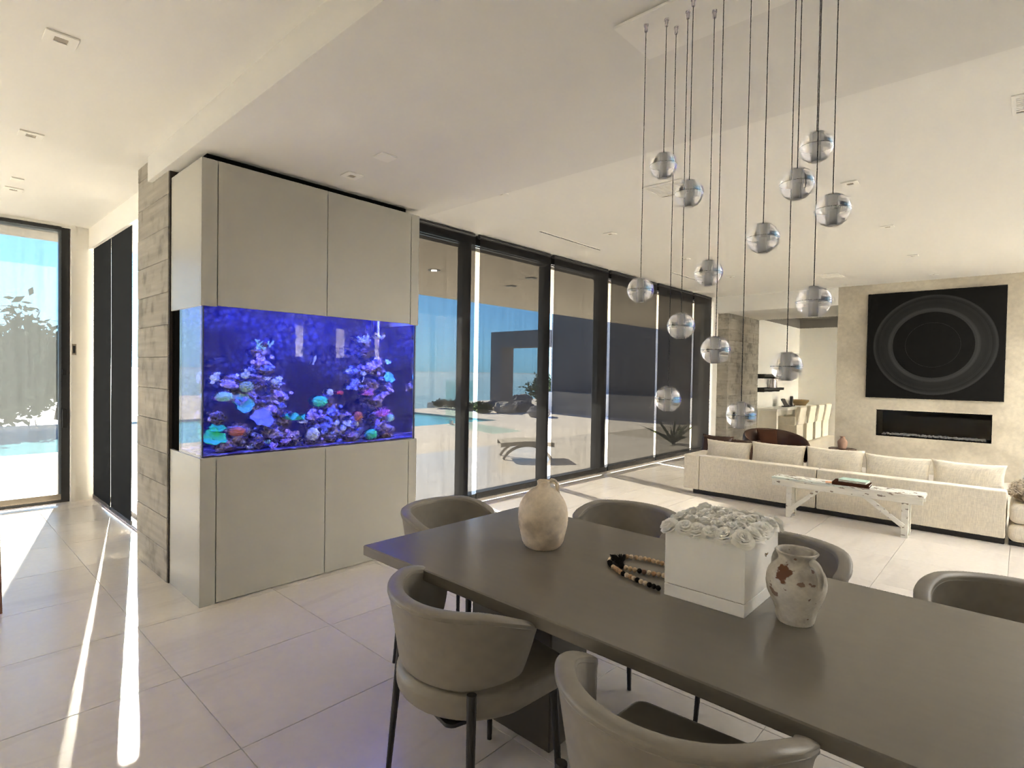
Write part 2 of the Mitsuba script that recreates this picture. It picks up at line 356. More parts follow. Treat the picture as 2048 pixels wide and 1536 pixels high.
struct('window_4', bx(3.6, 9.4, -2.65, -.35, 3.49, 3.50), mat('added_skylight', {'type': 'principledthin', 'base_color': {'type': 'rgb', 'value': [.9, .9, .9]}, 'roughness': .8, 'diff_trans': 1.7, 'eta': 1.3}), 'unseen frosted roof light added to brighten the living room', 'window')  # unseen roof light, added so the living room floor gets brighter
struct('window_3', None, None, 'unseen tall glazing added to light the far room', 'window')  # added out of view so the far room gets daylight
part('window_3', 'glass', tm([[12.6, .95, 0], [16.6, .95, 0], [16.6, .95, 3.1], [12.6, .95, 3.1]], [[0, 1, 2], [0, 2, 3]]), M_glass)

def pane(x0, y0, x1, y1, z0, z1): return tm([[x0, y0, z0], [x1, y1, z0], [x1, y1, z1], [x0, y0, z1]], [[0, 1, 2], [0, 2, 3]])
# glass doors of the left room (Y = 7.75)
struct('wall_left_end', bx(-4.2, -2.32, 7.72, 7.9, 0, 3.03), M_white, 'white wall left of the glass doors', 'wall')
for i in range(2):
    b = 1.18-i*1.75; a = b-1.75
    k = struct('door_%d' % (i+1), None, None, 'tall black framed sliding glass door' if i == 0 else 'sliding glass door further left', 'door')
    part(k, 'stile', bx(b-.09, b, 7.72, 7.80, 0, 3.0, .004), M_frame)
    part(k, 'stile', bx(a, a+.07, 7.72, 7.80, 0, 3.0, .004), M_frame)
    part(k, 'rail', bx(a, b, 7.722, 7.798, .0, .04, .004), M_frame)
    part(k, 'rail', bx(a, b, 7.722, 7.798, 2.95, 3.0, .004), M_frame)
    part(k, 'glass', pane(a+.06, 7.76, b-.08, 7.76, .03, 2.96), M_glass)
    if i == 0:
        part(k+'__stile', 'lock', rbox(1.115, 1.15, 7.70, 7.725, 1.40, 1.46, .006, 4), M_black)
        part(k+'__stile', 'handle', rbox(1.115, 1.155, 7.695, 7.725, .82, 1.03, .008, 4), M_black)
        sh = thing('roller_shade', 'pale mesh roller shade drawn down over the glass door in the left room', 'roller shade')
        part(sh, 'screen', pane(-.55, 7.66, 1.10, 7.66, .10, 2.96), M_scrdoor)
        part(sh, 'weave', pane(-.55, 7.656, 1.10, 7.656, .10, 2.96), M_weavedoor)
        part(sh, 'hem_bar', bx(-.55, 1.10, 7.65, 7.67, .045, .105, .004), M_stain)
        part(sh, 'roller', tube([(-.55, 7.67, 2.975), (1.10, 7.67, 2.975)], .022, 12), M_frame, 30)
struct('trim_2', cat(bx(1.185, 1.225, 7.66, 7.95, 0, 3.0), bx(-4.2, 1.225, 7.66, 7.95, 3.0, 3.03)), M_white, 'white reveal around the glass door', 'trim')

# black shades of the left room, in the plane x = 1.42
for i, (a, b) in enumerate([(5.10, 5.955), (6.005, 6.76), (6.80, 7.62)]):
    if i == 0: a, b = 5.14, 5.80
    if i == 1: a, b = 6.03, 6.803
    if i == 2: a, b = 6.819, 7.60
    sh = thing('roller_shade', ['black roller shade nearest the concrete fin, in the left room', 'middle black roller shade in the left room', 'black roller shade next to the narrow cream wall, in the left room'][i], 'roller shade')
    part(sh, 'screen', bx(1.374, 1.376, a, b, .07, 2.85), M_shade)
    part(sh, 'hem_bar', bx(1.367, 1.383, a, b, .035, .075, .003), M_frame)
    part(sh, 'roller', tube([(1.380, a, 2.86), (1.380, b, 2.86)], .025, 12), M_frame, 30)
k = struct('window_9', None, None, 'floor to ceiling glazing behind the black shades of the left room', 'window')
part(k, 'glass', pane(1.55, 5.05, 1.55, 7.7, 0, 3.0), M_glass)
part(k, 'frame', cat(bx(1.50, 1.60, 5.05, 7.7, 0, .05), bx(1.50, 1.60, 5.05, 7.7, 2.95, 3.03)), M_frame)
struct('trim_3', bx(1.385, 1.46, 5.10, 7.7, 0.0, .03, .004), M_steel, 'metal track along the floor under the black shades', 'trim')

# window wall of the living room (shades Y = 4.65, glazing Y = 4.80)
GX = [2.92, 4.42, 5.80, 7.19, 8.70, 10.10, 11.24]
LB = ['first roller shade right of the aquarium, sheer grey with the pool showing through', 'second roller shade from the aquarium, sheer grey with the concrete portal showing through',
      'third roller shade from the aquarium, sheer dark grey', 'fourth roller shade from the aquarium, dark grey', 'fifth roller shade from the aquarium, nearly black', 'last roller shade, nearly black, beside the concrete wall']
for i in range(6):
    a, b = GX[i]+.036, GX[i+1]-.036
    if i == 5: b = 10.93
    sh = thing('roller_shade', LB[i], 'roller shade', 'sheer roller shades along the sea side glazing')
    part(sh, 'screen', pane(a, 4.65, b, 4.65, .055 if i else .03, 3.05), M_scr[i])
    part(sh, 'weave', pane(a, 4.646, b, 4.646, .055 if i else .03, 3.05), M_weave)
    part(sh, 'hem_bar', bx(a, b, 4.64, 4.66, .03, .10 if i else .045, .003), M_black if i else M_stain)
    part(sh, 'roller', tube([(a, 4.67, 3.07), (b, 4.67, 3.07)], .026, 12), M_frame, 30)
k = struct('window_1', None, None, 'floor to ceiling sliding glazing toward the sea', 'window')
part(k, 'glass', pane(2.9, 4.82, 11.2, 4.82, .05, 3.02), M_glass)
part(k, 'top_rail', bx(2.4, 11.2, 4.74, 4.90, 3.0, 3.1, .004), M_frame)
for zz in (2.985, 2.96): part(k, 'track', bx(2.4, 11.2, 4.72, 4.76, zz, zz+.012), M_frame)
part(k, 'bottom_rail', bx(2.4, 11.2, 4.74, 4.90, 0, .06, .004), M_frame)
for x, w in [(4.365, .13), (5.835, .14), (7.19, .24)]:
    part(k, 'mullion', bx(x-w/2, x+w/2, 4.76, 4.86, .05, 3.02, .005), M_frame)
struct('wall_behind_aquarium', bx(1.36, 2.86, 4.62, 4.92, 0, 3.4), M_white, 'wall behind the aquarium', 'wall')
struct('wall_north', bx(1.17, 11.3, 4.70, 4.92, 3.1, 3.4), M_white, 'strip of wall above the glazing', 'wall')

# wall plates by the glass door
for x, z0, lb in [(1.21, 1.62, 'small beige switch plate on the reveal of the glass door'), (1.425, 1.62, 'small dark switch plate on the narrow cream wall beside the black shades')]:
    t = thing('switch_plate', lb, 'switch')
    y = 7.66 if x < 1.3 else 7.70
    part(t, 'plate', bx(x-.02, x+.02, y-.008, y, z0, z0+.12, .002), M_stain)
    part(t, 'rocker', bx(x-.011, x+.011, y-.012, y-.008, z0+.02, z0+.10, .001), M_frame)

# ================================================================ ceiling fittings
def downlight(x, y, z, s, lb, lit=False):
    t = thing('downlight', lb, 'downlight', 'square recessed downlights')
    h = s/2; r = s*.21
    fr = tom(bx(x-h, x+h, y-h, y+h, z-.010, z, .002))-tom(bx(x-r, x+r, y-r, y+r, z-.02, z-.002))
    part(t, 'trim', fromm(fr), M_white)
    part(t, 'aperture', bx(x-r, x+r, y-r, y+r, z-.006, z-.004), M_paper if lit else M_stain)  # bright one: its light is painted as a paler aperture, no emitter
downlight(.479, 3.348, ZL, .125, 'square downlight nearest the camera in the left room ceiling')
downlight(.542, 4.879, ZL, .125, 'second square downlight from the camera in the left room ceiling')
downlight(.607, 6.499, ZL, .125, 'square downlight nearest the glass door in the left room ceiling')
one('ceiling_sensor', bx(.555, .635, 6.08, 6.18, ZL-.012, ZL, .002), M_white, 'blank square cover in the left room ceiling, near the glass door', 'ceiling cover')
downlight(2.066, 3.441, ZS, .115, 'square downlight in the dropped soffit, right above the aquarium cabinet')
one('ceiling_sensor', bx(1.97, 2.08, 2.93, 3.04, ZS-.010, ZS, .002), M_ceil, 'blank square cover in the dropped soffit near the aquarium', 'ceiling cover')
for x, y, lb in [(3.56, 3.468, 'square downlight in the living room ceiling nearest the aquarium'), (3.50, 2.262, 'square downlight with painted bright aperture in the living room ceiling, beside the soffit edge'),
                 (3.434, 1.081, 'square downlight high behind the pendant cords, beside the soffit edge'), (5.363, 3.476, 'square downlight nearest the long slot diffuser'),
                 (5.2, 1.079, 'square downlight in the living room ceiling above the rightmost glass pendant'), (6.919, 1.082, 'square downlight above the black artwork, nearer the camera'),
                 (8.727, 1.08, 'square downlight above the black artwork, farther from the camera'), (7.134, 3.419, 'square downlight near the third shade gap'),
                 (8.852, 3.459, 'square downlight near the far concrete wall'), (10.787, 2.27, 'square downlight at the corner of the fireplace wall'), (10.43, 1.03, 'square downlight close to the top of the black artwork')]:
    downlight(x, y, ZC, .115, lb, lit=(abs(x-3.5) < .01))
def grille(x, y, z, sx, sy, lb):
    t = thing('air_vent', lb, 'air vent')
    fr = tom(bx(x-sx/2, x+sx/2, y-sy/2, y+sy/2, z-.008, z, .002))-tom(bx(x-sx/2+.02, x+sx/2-.02, y-sy/2+.02, y+sy/2-.02, z-.02, z-.002))
    part(t, 'frame', fromm(fr), M_white)
    n = int((sx-.04)/.03)
    for i in range(n): part(t, 'louver', bx(x-sx/2+.024+i*.03, x-sx/2+.044+i*.03, y-sy/2+.02, y+sy/2-.02, z-.007, z-.003), M_white)
    part(t, 'backing', bx(x-sx/2+.02, x+sx/2-.02, y-sy/2+.02, y+sy/2-.02, z-.0025, z-.001), M_stain)
grille(4.40, 2.25, ZC, .36, .36, 'square air vent in the living room ceiling behind the upper left glass pendants')
grille(9.70, 2.24, ZC, .45, .30, 'air vent in the ceiling close to the fireplace wall')
grille(4.33, -.06, ZC, .30, .30, 'air vent in the ceiling at the right edge of the picture')
for x0, x1, y, lb in [(4.79, 6.0, 4.03, 'long slot diffuser in the ceiling by the second shade'), (8.0, 9.1, 4.03, 'long slot diffuser in the ceiling farther along the shades')]:
    t = thing('slot_diffuser', lb, 'air vent')
    part(t, 'frame', cat(bx(x0, x1, y-.02, y-.010, ZC-.004, ZC), bx(x0, x1, y+.010, y+.02, ZC-.004, ZC)), M_white)
    part(t, 'slot', bx(x0, x1, y-.010, y+.010, ZC-.002, ZC-.001), M_void)

def pane_x(x, y0, y1, z0, z1): return tm([[x, y0, z0], [x, y1, z0], [x, y1, z1], [x, y0, z1]], [[0, 1, 2], [0, 2, 3]])
# ================================================================ aquarium and its cabinets
X0, X1, Y0, Y1 = 1.213, 2.885, 3.742, 4.61
ZA, ZB, ZT = .937, 1.888, 2.80
def cabinet(z0, z1, lb, wtop):
    t = thing('aquarium_cabinet', lb, 'cabinet')
    if not wtop: part(t, 'top', bx(X0+.002, X1-.002, Y0+.002, 4.33, z1-.02, z1-.001), M_cab)
    part(t, 'end_panel', bx(X0, X0+.02, Y0+.02, 4.325, z0, z1, .0015), M_cab)
    part(t, 'end_panel', bx(X1-.03, X1, Y0+.02, Y1, z0, z1, .0015), M_cab)
    part(t, 'filler', bx(X0, 1.306, Y0, Y0+.02, z0, z1, .0015), M_cab)
    part(t, 'door', bx(1.311, 2.054, Y0, Y0+.02, z0+.006, z1, .0015), M_cab)
    part(t, 'door', bx(2.058, 2.800, Y0, Y0+.02, z0+.006, z1, .0015), M_cab)
    part(t, 'filler', bx(2.804, X1, Y0, Y0+.02, z0, z1, .0015), M_cab)
    part(t, 'carcass', cat(bx(1.225, 2.87, Y0+.022, Y0+.04, z0+.01, z1-.01), bx(1.235, 2.85, 4.32, 4.34, z0, z1)), M_void)
    if wtop: part(t, 'top', bx(X0+.002, X1-.002, Y0+.002, 4.33, z1-.02, z1-.001), M_cab)
    return t
cabinet(0, ZA, 'cream lower cabinet with two flush doors standing under the aquarium', True)
cabinet(ZB, ZT, 'cream upper cabinet with two flush doors hanging above the aquarium', False)
one('gap_shade_block', bx(X0+.05, X1-.1, Y0+.06, 4.33, ZT+.001, ZS-.002), M_void, 'black block standing in for shade in the gap above the upper cabinet', 'recess')  # near-black solid fills the gap; its shade is put in as colour
aq = thing('aquarium', 'large glass reef aquarium glowing blue between two cream cabinets', 'aquarium')
WX0, WX1, WY0, WY1, WZ0, WZ1 = 1.236, 2.858, 3.766, 4.30, ZA+.004, ZB+.085
part(aq, 'water', bx(WX0, WX1, WY0, WY1, WZ0, WZ1), M_water, label='clear blue lit water')
part(aq, 'back_panel', bx(WX0+.002, WX1-.002, WY1-.012, WY1-.004, WZ0+.002, WZ1-.002), M_reefw, label='blue mottled back wall')
part(aq, 'overflow_box', cat(bx(WX0-.008, WX0-.002, 4.16, 4.325, ZA, ZB), bx(WX0-.01, 1.36, 4.318, 4.335, ZA, ZB), bx(WX0-.01, WX1, 4.302, 4.335, ZA, ZB)), M_void)
part(aq, 'glass', pane_x(X0+.006, Y0+.008, 4.16, ZA, ZB), M_glass, label='clear side glass')
part(aq, 'bottom', bx(WX0+.002, WX1-.002, WY0+.002, WY1-.002, WZ0+.001, WZ0+.008), M_rock)
part(aq, 'corner_seam', bx(X0+.014, WX0-.001, Y0+.010, WY0-.001, ZA, ZB), M_silicone)
part(aq, 'corner_seam', bx(WX1+.001, WX1+.012, Y0+.012, WY0-.001, ZA, ZB), M_silicone)
LAMP = 1.4
for i in range(4):
    x = 1.45+i*.38
    k = part(aq, 'lamp', bx(x, x+.2, 3.85, 4.12, WZ1-.016, WZ1-.006), M_black)
    scene[k]['emitter'] = {'type': 'area', 'radiance': {'type': 'rgb', 'value': [.075*LAMP, .125*LAMP, 1.35*LAMP]}}
part(aq, 'pump', tube([(2.66, 4.10, 1.80), (2.70, 4.05, 1.80)], .03, 14), M_black, 30)
part(aq, 'outlet_pipe', cat(tube([(2.64, 4.05, WZ1-.02), (2.64, 4.05, 1.80)], .010, 10), tube(spline([(2.64, 4.05, 1.80), (2.64, 3.98, 1.775), (2.63, 3.90, 1.79)], 8), .011, 10)), M_frost, 30)

# live rock: two towers and a low ridge; each rock laid from an image point at a depth
ORDN = ['topmost', 'second', 'third', 'fourth', 'fifth', 'sixth', 'seventh', 'eighth', 'ninth', 'tenth', 'eleventh', 'twelfth', 'thirteenth', 'fourteenth', 'fifteenth', 'sixteenth', 'seventeenth', 'eighteenth', 'nineteenth', 'twentieth']
def zone(px): return 'left tower' if px < 590 else 'middle ridge' if px < 680 else 'right tower'
def ranked(items):
    out = []
    for it in items:
        peers = sorted([q for q in items if zone(q[0]) == zone(it[0])], key=lambda q: q[1]); r = peers.index(it)
        out.append('topmost in the %s' % zone(it[0]) if r == 0 else '%s from the top in the %s' % (ORDN[r], zone(it[0])))
    return out
def tp(px, py, y=4.02): return ony(px, py, y)
ROCKS = [(470, 870, 3.95, .085), (445, 890, 3.88, .06), (505, 885, 3.9, .06), (540, 865, 3.95, .075), (575, 880, 3.95, .07), (555, 835, 4.02, .07), (520, 812, 4.03, .08), (480, 790, 4.05, .07), (455, 765, 4.05, .06),
         (500, 765, 4.08, .06), (520, 735, 4.08, .055), (508, 705, 4.08, .045), (515, 690, 4.08, .032), (545, 775, 4.05, .05), (555, 795, 4.0, .04), (620, 880, 3.95, .07), (650, 865, 3.95, .08), (625, 845, 4.0, .06), (660, 830, 4.02, .06),
         (690, 870, 3.92, .08), (700, 845, 4.0, .06), (735, 880, 3.9, .07), (760, 860, 3.95, .08), (745, 835, 4.02, .07), (735, 800, 4.05, .07), (725, 770, 4.05, .07), (700, 770, 4.05, .045), (735, 735, 4.06, .06), (710, 740, 4.05, .05),
         (750, 745, 4.05, .045), (722, 705, 4.08, .045), (720, 685, 4.08, .035), (775, 885, 3.92, .05), (600, 895, 3.86, .035), (430, 835, 4.0, .05), (640, 800, 4.05, .05), (650, 815, 4.05, .05), (765, 775, 4.06, .04)]
ROCKL = ranked(ROCKS)
for i, (px, py, y, r) in enumerate(ROCKS):
    c = tp(px, py, y)
    m = ico(r, 4, .55, 2.6, i, (1.05, .9, .85)); v = np.array(m.vertices); v += np.array(m.vertex_normals)*((meshkit.fbm(v*70+i*3, 2, i)-.45)*.022)[:, None]
    m = tm(v+c, m.faces)
    v = np.array(m.vertices); v[:, 1] = np.clip(v[:, 1], WY0+.006, WY1-.016); v[:, 2] = np.clip(v[:, 2], WZ0+.009, WZ1-.05); v[:, 0] = np.clip(v[:, 0], WX0+.006, WX1-.006)
    one('live_rock', tm(v, m.faces), M_rock, 'purple encrusted reef rock in the aquarium, '+ROCKL[i], 'rock', True, 'reef rocks in the aquarium')
# corals
CC = {'mint': (.55, 1., .75), 'green': (.10, 1., .42), 'pale': (.85, .95, .9), 'blue': (.35, .45, 1.), 'lav': (.75, .60, 1.), 'pink': (1., .42, .75), 'teal': (.2, .85, .75), 'red': (1., .10, .14), 'rust': (.75, .25, .16), 'olive': (.42, .62, .40)}
for n_, c_ in CC.items(): dcol('coral_'+n_, [x*.92 for x in c_])
def coral(mesh, col, lb, gp=None, smooth=True):
    v = np.array(mesh.vertices); v = v+(np.stack([meshkit.noise(v*260, 1), meshkit.noise(v*260, 2), meshkit.noise(v*260, 3)], -1)-.5)*.006; v[:, 1] = np.clip(v[:, 1], WY0+.004, WY1-.014); v[:, 0] = np.clip(v[:, 0], WX0+.004, WX1-.004); v[:, 2] = np.clip(v[:, 2], WZ0+.009, WZ1-.03)
    one('coral', tm(v, mesh.faces), 'mat_coral_'+col, lb, 'coral', smooth, gp)
def branch(c, n, L, r, seed, sub=2, flat=0.):
    g = np.random.default_rng(seed); ms = []
    for i in range(n):
        d = np.array([g.normal(), g.normal()*.6, abs(g.normal())*.9+.25-flat]); d /= np.linalg.norm(d)
        l = L*g.uniform(.6, 1.); e = c+d*l; b = np.cross(d, g.normal(size=3)); b /= np.linalg.norm(b)
        ms.append(tube(spline([c, c+d*l*.5+b*l*.1, e], 6), np.linspace(r, r*.6, 6), 6))
        for k in range(sub):
            s = c+d*l*g.uniform(.4, .8); d2 = d+g.normal(size=3)*.7; d2 /= np.linalg.norm(d2)
            ms.append(tube(np.linspace(s, s+d2*l*.4, 4), np.linspace(r*.8, r*.5, 4), 5))
    return cat(*ms)
def plate(c, r, tilt, seed, wav=.12, az=0.):
    n, k = 28, 8; a = np.arange(n)*2*PI/n; g = np.random.default_rng(seed); ph = g.uniform(0, 6, 3)
    rr = np.linspace(.06, 1, k); w = 1+.12*np.sin(3*a+ph[0])+.07*np.sin(7*a+ph[1])
    R = rr[None]*w[:, None]*r; Z = r*(.35*rr[None]**2+wav*np.sin(5*a+ph[2])[:, None]*rr[None]**2)
    top = np.stack([R*np.cos(a)[:, None], R*np.sin(a)[:, None], Z], -1).reshape(-1, 3); f = grid_faces(n, k, wrapu=True)
    bot = top-[0, 0, .08*r]; m = tm(np.vstack([top, bot]), np.vstack([f, f[:, ::-1]+n*k]))
    e = np.arange(n)*k+k-1; e2 = np.roll(e, -1); m = tm(m.vertices, np.vstack([m.faces, np.stack([e, e+n*k, e2], 1), np.stack([e2, e+n*k, e2+n*k], 1)]))
    return xf(m, c, rz=az, rx=tilt)
def zoas(c, n, spread, r, seed):
    g = np.random.default_rng(seed); ms = []
    for i in range(n):
        o = c+np.array([g.normal()*spread, -abs(g.normal())*spread*.5, g.normal()*spread*.6])
        ms.append(xf(lathe([(0, .35*r), (.35*r, .2*r), (r*.75, .35*r), (r, .1*r), (.4*r, -.4*r), (0, -.5*r)], 12), o, rx=.9+g.normal()*.3, ry=g.normal()*.3))
    return cat(*ms)
coral(branch(tp(505, 700, 4.05), 7, .075, .006, 1), 'mint', 'thin pale green branching coral on top of the left rock tower')
coral(branch(tp(530, 695, 4.05), 4, .06, .006, 2), 'mint', 'thin pale green forked coral beside the top of the left rock tower')
coral(branch(tp(715, 685, 4.04), 16, .075, .005, 3), 'pale', 'bushy pale coral on top of the right rock tower')
coral(branch(tp(762, 832, 3.88), 26, .085, .006, 4), 'pink', 'large bushy pink coral at the lower right of the aquarium')
coral(branch(tp(728, 790, 3.95), 12, .07, .005, 5), 'pink', 'wiry pink coral in the middle of the right rock tower')
coral(branch(tp(752, 850, 3.85), 12, .05, .005, 6), 'lav', 'small lilac coral under the large pink coral')
coral(branch(tp(702, 873, 3.83), 14, .045, .004, 7), 'lav', 'small lilac coral at the bottom front of the aquarium')
coral(branch(tp(545, 898, 3.80), 14, .05, .005, 8), 'lav', 'lilac spiky coral at the bottom left front of the aquarium')
coral(plate(tp(425, 878, 3.86), .07, .75, 1), 'green', 'bright green cup coral in the lower left corner of the aquarium')
coral(plate(tp(430, 860, 3.90), .05, .4, 2), 'green', 'smaller bright green coral above the lower left corner')
coral(plate(tp(483, 812, 3.92), .06, .95, 3), 'teal', 'round teal plate coral on the left rock tower')
coral(plate(tp(478, 798, 3.94), .05, .5, 4), 'olive', 'dull green plate coral above the round teal one')
coral(plate(tp(520, 838, 3.90), .075, .9, 5), 'blue', 'large blue plate coral at the foot of the left rock tower')
coral(plate(tp(583, 838, 3.92), .07, .15, 6, .22), 'green', 'flat bright green coral in the middle of the aquarium')
coral(plate(tp(768, 756, 3.98), .05, 1.0, 7), 'teal', 'teal shelf coral at the right edge of the right rock tower')
coral(plate(tp(765, 725, 4.0), .028, .8, 8), 'mint', 'small pale green coral near the top of the right rock tower')
coral(ico(.045, 4, .3, 5., 3, (1, .8, .6))+0 if False else xf(ico(.05, 4, .35, 4.5, 3, (1, .8, .6)), tp(445, 793, 3.92)), 'mint', 'knobbly pale green brain coral at the left of the aquarium')
coral(xf(ico(.045, 4, .3, 5., 5, (1, .8, .8)), tp(487, 773, 3.96)), 'olive', 'round grey green coral on the left rock tower')
coral(xf(ico(.05, 4, .2, 3., 6, (1.2, .8, .8)), tp(632, 802, 3.98)), 'green', 'rounded green coral on the middle ridge')
coral(xf(ico(.022, 3, .15, 3., 7, (1.2, .9, .7)), tp(673, 785, 3.95)), 'red', 'small glowing red coral on the middle ridge')
coral(xf(ico(.025, 3, .3, 5., 8), tp(652, 784, 3.98)), 'pale', 'small pale tuft beside the glowing red coral')
coral(xf(ico(.035, 3, .3, 4., 9, (1, .8, 1.1)), tp(712, 832, 3.88)), 'rust', 'rust coloured coral left of the large pink coral')
coral(xf(ico(.05, 3, .3, 4., 19, (1, .8, .6)), tp(472, 863, 3.86)), 'rust', 'rust coloured coral low at the left of the aquarium')
coral(xf(ico(.03, 3, .4, 5., 10), tp(778, 835, 3.84)), 'mint', 'small pale green coral right of the large pink coral')
coral(xf(ico(.045, 4, .3, 5., 11), tp(622, 868, 3.86)), 'pale', 'pale rounded coral at the bottom middle of the aquarium')
coral(xf(ico(.05, 3, .3, 4., 12, (1, .7, .8)), tp(740, 868, 3.83)), 'green', 'dark green coral under the large pink coral')
ZOA = [(425, 752, 5, .03, .016, 'pale'), (485, 748, 6, .03, .013, 'pale'), (545, 760, 8, .03, .013, 'pale'), (552, 788, 7, .035, .018, 'lav'), (515, 720, 8, .03, .018, 'lav'), (530, 733, 6, .028, .016, 'blue'),
                                       (735, 730, 10, .045, .018, 'lav'), (700, 740, 6, .03, .016, 'blue'), (700, 768, 8, .035, .02, 'blue'), (650, 850, 10, .05, .02, 'blue'), (690, 850, 9, .05, .02, 'pale'), (620, 828, 9, .04, .018, 'lav'), (660, 818, 7, .035, .016, 'blue'),
                                       (760, 785, 7, .03, .018, 'lav'), (515, 885, 4, .022, .016, 'mint'), (478, 803, 5, .02, .014, 'blue'), (575, 868, 9, .045, .016, 'lav'), (505, 868, 7, .035, .014, 'blue'), (735, 885, 7, .04, .015, 'blue'), (455, 765, 5, .04, .014, 'lav'), (640, 885, 6, .04, .014, 'lav'), (540, 812, 7, .03, .016, 'lav')]
TUFT = [(430, 800, 'lav'), (497, 742, 'blue'), (530, 760, 'pale'), (560, 815, 'blue'), (565, 885, 'lav'), (500, 895, 'pale'), (460, 895, 'blue'), (605, 845, 'pale'), (640, 835, 'lav'), (668, 850, 'pale'), (675, 885, 'blue'),
        (715, 860, 'blue'), (690, 830, 'lav'), (745, 800, 'lav'), (690, 745, 'pale'), (745, 722, 'blue'), (720, 750, 'pale'), (755, 760, 'blue')]
TUFTL = ranked(TUFT); TN = {'lav': 'lilac', 'blue': 'blue', 'pale': 'pale'}
for i, (px, py, c) in enumerate(TUFT):
    coral(branch(tp(px, py, 3.86 if py > 800 else 3.95), 13, .038, .0042, 100+i), c, TN[c]+' finger coral tuft, '+TUFTL[i], 'finger coral tufts on the reef')
ZOAL = ranked(ZOA); CNAME = {'pale': 'pale', 'lav': 'lilac', 'blue': 'blue', 'mint': 'mint green'}
for i, (px, py, n, s, r, c) in enumerate(ZOA):
    o = tp(px, py, 3.90 if py > 800 else 3.97)
    coral(cat(zoas(o, n, s, r, i), xf(ico(1, 3, .4, 4, i, (s*.95, s*.5, s*.7)), o+[0, s*.5, -r*.8])), c, CNAME[c]+' polyp cluster on the reef, '+ZOAL[i], 'polyp clusters on the reef rocks')
for i, (px, py, y, s) in enumerate([(623, 718, 3.95, .028), (720, 757, 3.93, .018)]):
    c = tp(px, py, y); t = thing('fish', ['small pale fish swimming upward in the open middle of the aquarium', 'tiny pale fish in front of the right rock tower'][i], 'fish')
    part(t, 'body', xf(ico(s, 3, 0, 1, 0, (.35, .22, 1.)), c, ry=.3), 'mat_coral_pale', True)
    part(t, 'tail', xf(tm([[0, 0, 0], [.35*s, .03*s, -.8*s], [-.35*s, .03*s, -.8*s], [0, -.06*s, -.4*s]], [[0, 1, 3], [0, 3, 2], [1, 2, 3], [0, 2, 1]]), c+[-.28*s, 0, -.8*s], ry=.3), 'mat_coral_pale')

# ================================================================ dining table
TX0, TX1, TY0, TY1, TZ = 1.315, 2.345, -1.35, 2.068, .75
M_ped = mat('pedestal', P((.040, .036, .030), .4, .4))
tb = thing('dining_table', 'long dark brown dining table with a thick satin top', 'table')
part(tb, 'tabletop', bx(TX0, TX1, TY0, TY1, TZ-.044, TZ, .004), M_table)
part(tb, 'underframe', bx(TX0+.25, TX1-.25, TY0+.3, TY1-.35, TZ-.08, TZ-.044, .004), M_black)
part(tb, 'pedestal', bx(1.70, 1.95, 1.335, 1.79, 0, TZ-.08, .006), M_ped)
part(tb, 'pedestal', bx(1.70, 1.95, -1.0, -.55, 0, TZ-.08, .006), M_ped)

